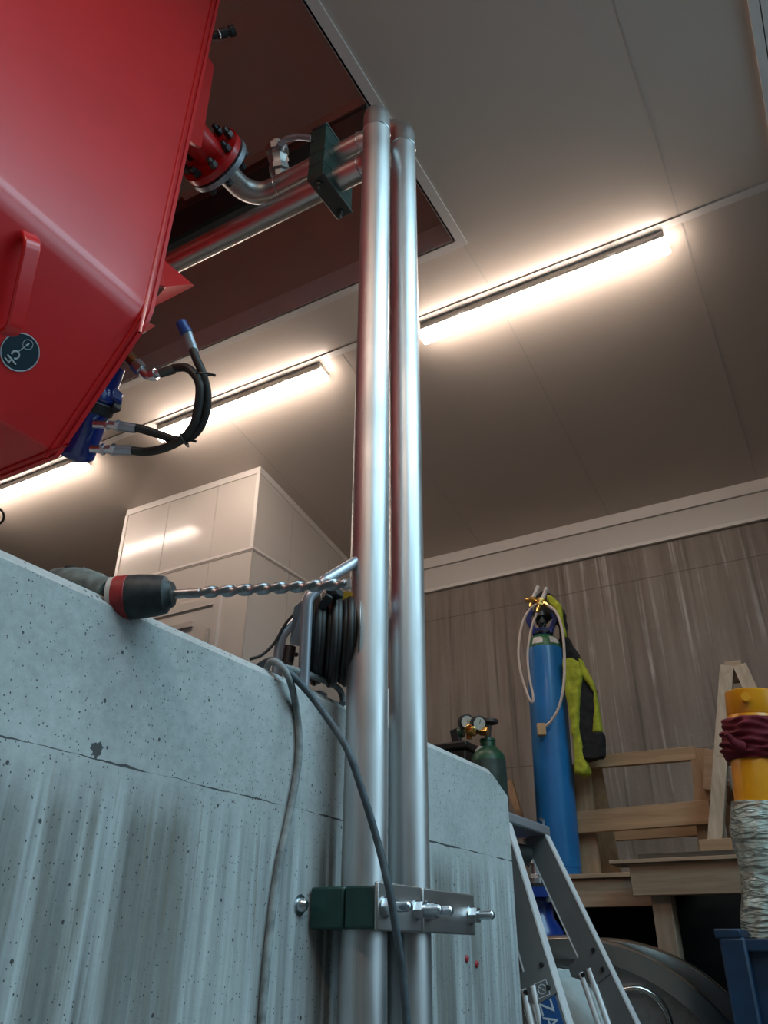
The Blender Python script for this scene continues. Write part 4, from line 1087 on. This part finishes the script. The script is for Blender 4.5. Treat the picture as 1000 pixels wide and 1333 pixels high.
# pale board behind the rails
pb = [at(712, 1262, Y=3.05), at(748, 1262, Y=3.05), at(842, 1400, Y=3.05), at(735, 1400, Y=3.05)]
P0 = V(pb[0].x, 3.05, 0)
zz0 = pb[0].z
zlo = .0
def onb(x, y): return at(x, y, Y=3.05)
t_l, t_r = at(706, 1262, Y=3.06), at(749, 1262, Y=3.30); b_r = at(806, 1333, Y=3.22)
b_l = at(728, 1333, Y=2.98)
f_r = b_r+(b_r-t_r)*1.5; f_l = b_l+(b_l-t_l)*1.5
tag(MB().prism([t_l, t_r, f_r, f_l], (-.012, .012, 0)).build('board', 'pale_board', smooth=0), 'pale blue-grey board standing behind the step ladder rails', 'board')

# ------------------------------------------------------------------ big stainless wheels behind the ladder
def wheel(cx, cy, czt, R, label, tilt):
    r = thing('perforated_disc', label, 'disc', (cx, cy, 0))
    axis = tilt.normalized(); c_ = V(cx, cy, czt-R)
    MB().lathe(c_-axis*.04, c_+axis, [(0, R-.07), (.001, R), (.012, R+.008), (.07, R+.008), (.08, R), (.081, R-.07), (.06, R-.075), (.02, R-.075), (0, R-.07)], 96, None, False).build('rim', 'shiny', r)
    MB().lathe(c_-axis*.006, c_+axis, [(0, .05), (.001, R-.06), (.012, R-.06), (.013, .05)], 80).build('disc', 'plate', r)
    u, v = frame(axis)
    for k in range(10):
        a_ = 2*PI*k/10+.2; q_ = c_+(u*math.cos(a_)+v*math.sin(a_))*R*.68
        m = MB(); m.ring(q_-axis*.02, axis, R*.17, .012, 32, 10); m.ring(q_-axis*.008, axis, R*.165, .010, 32, 10)
        m.build('port_collar', 'shiny', r)
    MB().lathe(c_-axis*.09, c_+axis, [(0, .07), (.01, .1), (.17, .1), (.18, .07)], 40).build('hub', 'shiny', r)
    return r
wheel(-1.20, 3.60, 1.565, .72, 'big polished steel disc with round ports behind the ladder', V(-.35, 1, .12))
wheel(-1.15, 3.98, 1.56, .67, 'second steel disc half hidden in the dark under the platform', V(-.25, 1, .10))
# blue gate valve standing behind the ladder, steel roller and spray can
VY = 4.22
vv = at(706, 1180, Y=VY)
gvv = thing('gate_valve', 'blue flanged valve behind the step ladder top', 'valve', (vv.x, vv.y, 0))
zf = at(706, 1157, Y=VY).z
vb0 = V(vv.x-.02, VY, 0)
MB().lathe(vb0, V(vb0.x, VY, 3), [(0, .12), (1.0, .12), (1.3, .11), (zf-.25, .12), (zf-.19, .115), (zf-.13, .075), (zf-.06, .07), (zf-.045, .08)], 32).build('valve_body', 'valve_blue', gvv)
MB().lathe(V(vb0.x, VY, zf-.045), V(vb0.x, VY, 3), [(0, .1), (.001, .15), (.045, .15), (.046, .1)], 40).build('flange', 'valve_blue', gvv)
MB().lathe(V(vb0.x, VY, zf), V(vb0.x, VY, 3), [(0, .15), (.018, .15), (.019, .1)], 40).build('gasket', 'gasket', gvv)
for k in range(8):
    a_ = 2*PI*k/8; q_ = V(vb0.x+.125*math.cos(a_), VY+.125*math.sin(a_), zf-.045)
    MB().hexnut(q_-V(0, 0, .02), q_, .014).build('bolt', 'zinc', gvv)
MB().lathe(V(vb0.x-.0, VY, zf+.018), V(vb0.x, VY, 3), [(0, .05), (.03, .05), (.05, .03), (.09, .028), (.1, .04), (.12, .03)], 20).build('stem', 'zinc', gvv)
scp = at(712, 1105, Y=4.55); scp = V(-1.66, 4.54, DZ)
ca = thing('spray_can', 'small red-topped spray can at the foot of the blue cylinder', 'can', scp)
MB().lathe(scp, scp+V(0, 0, 1), [(0, .028), (.003, .03), (.13, .03), (.145, .02)], 24).build('can_body', 'can_white', ca)
MB().lathe(scp+V(0, 0, .05), scp+V(0, 0, 1), [(0, .0303), (.001, .0308), (.06, .0308), (.061, .0303)], 24).build('can_band', 'blue_cap', ca)
MB().lathe(scp+V(0, 0, .145), scp+V(0, 0, 1), [(0, .02), (.03, .018), (.035, .012)], 20).build('can_cap', 'redplug', ca)
# cable loop at the left edge, hanging from the ceiling
lpz = at(-5, 672, Y=3.2)
tag(MB().ring(lpz, fwd, .062, .011, 32, 8).tube([lpz+RGT*-.05, lpz+RGT*-.5+UPV*.1, V(lpz.x-.9, lpz.y, CZ)], .008, 8).build('hanging_ring', 'black'), 'black ring hanging at the left edge below the lamps', 'ring')
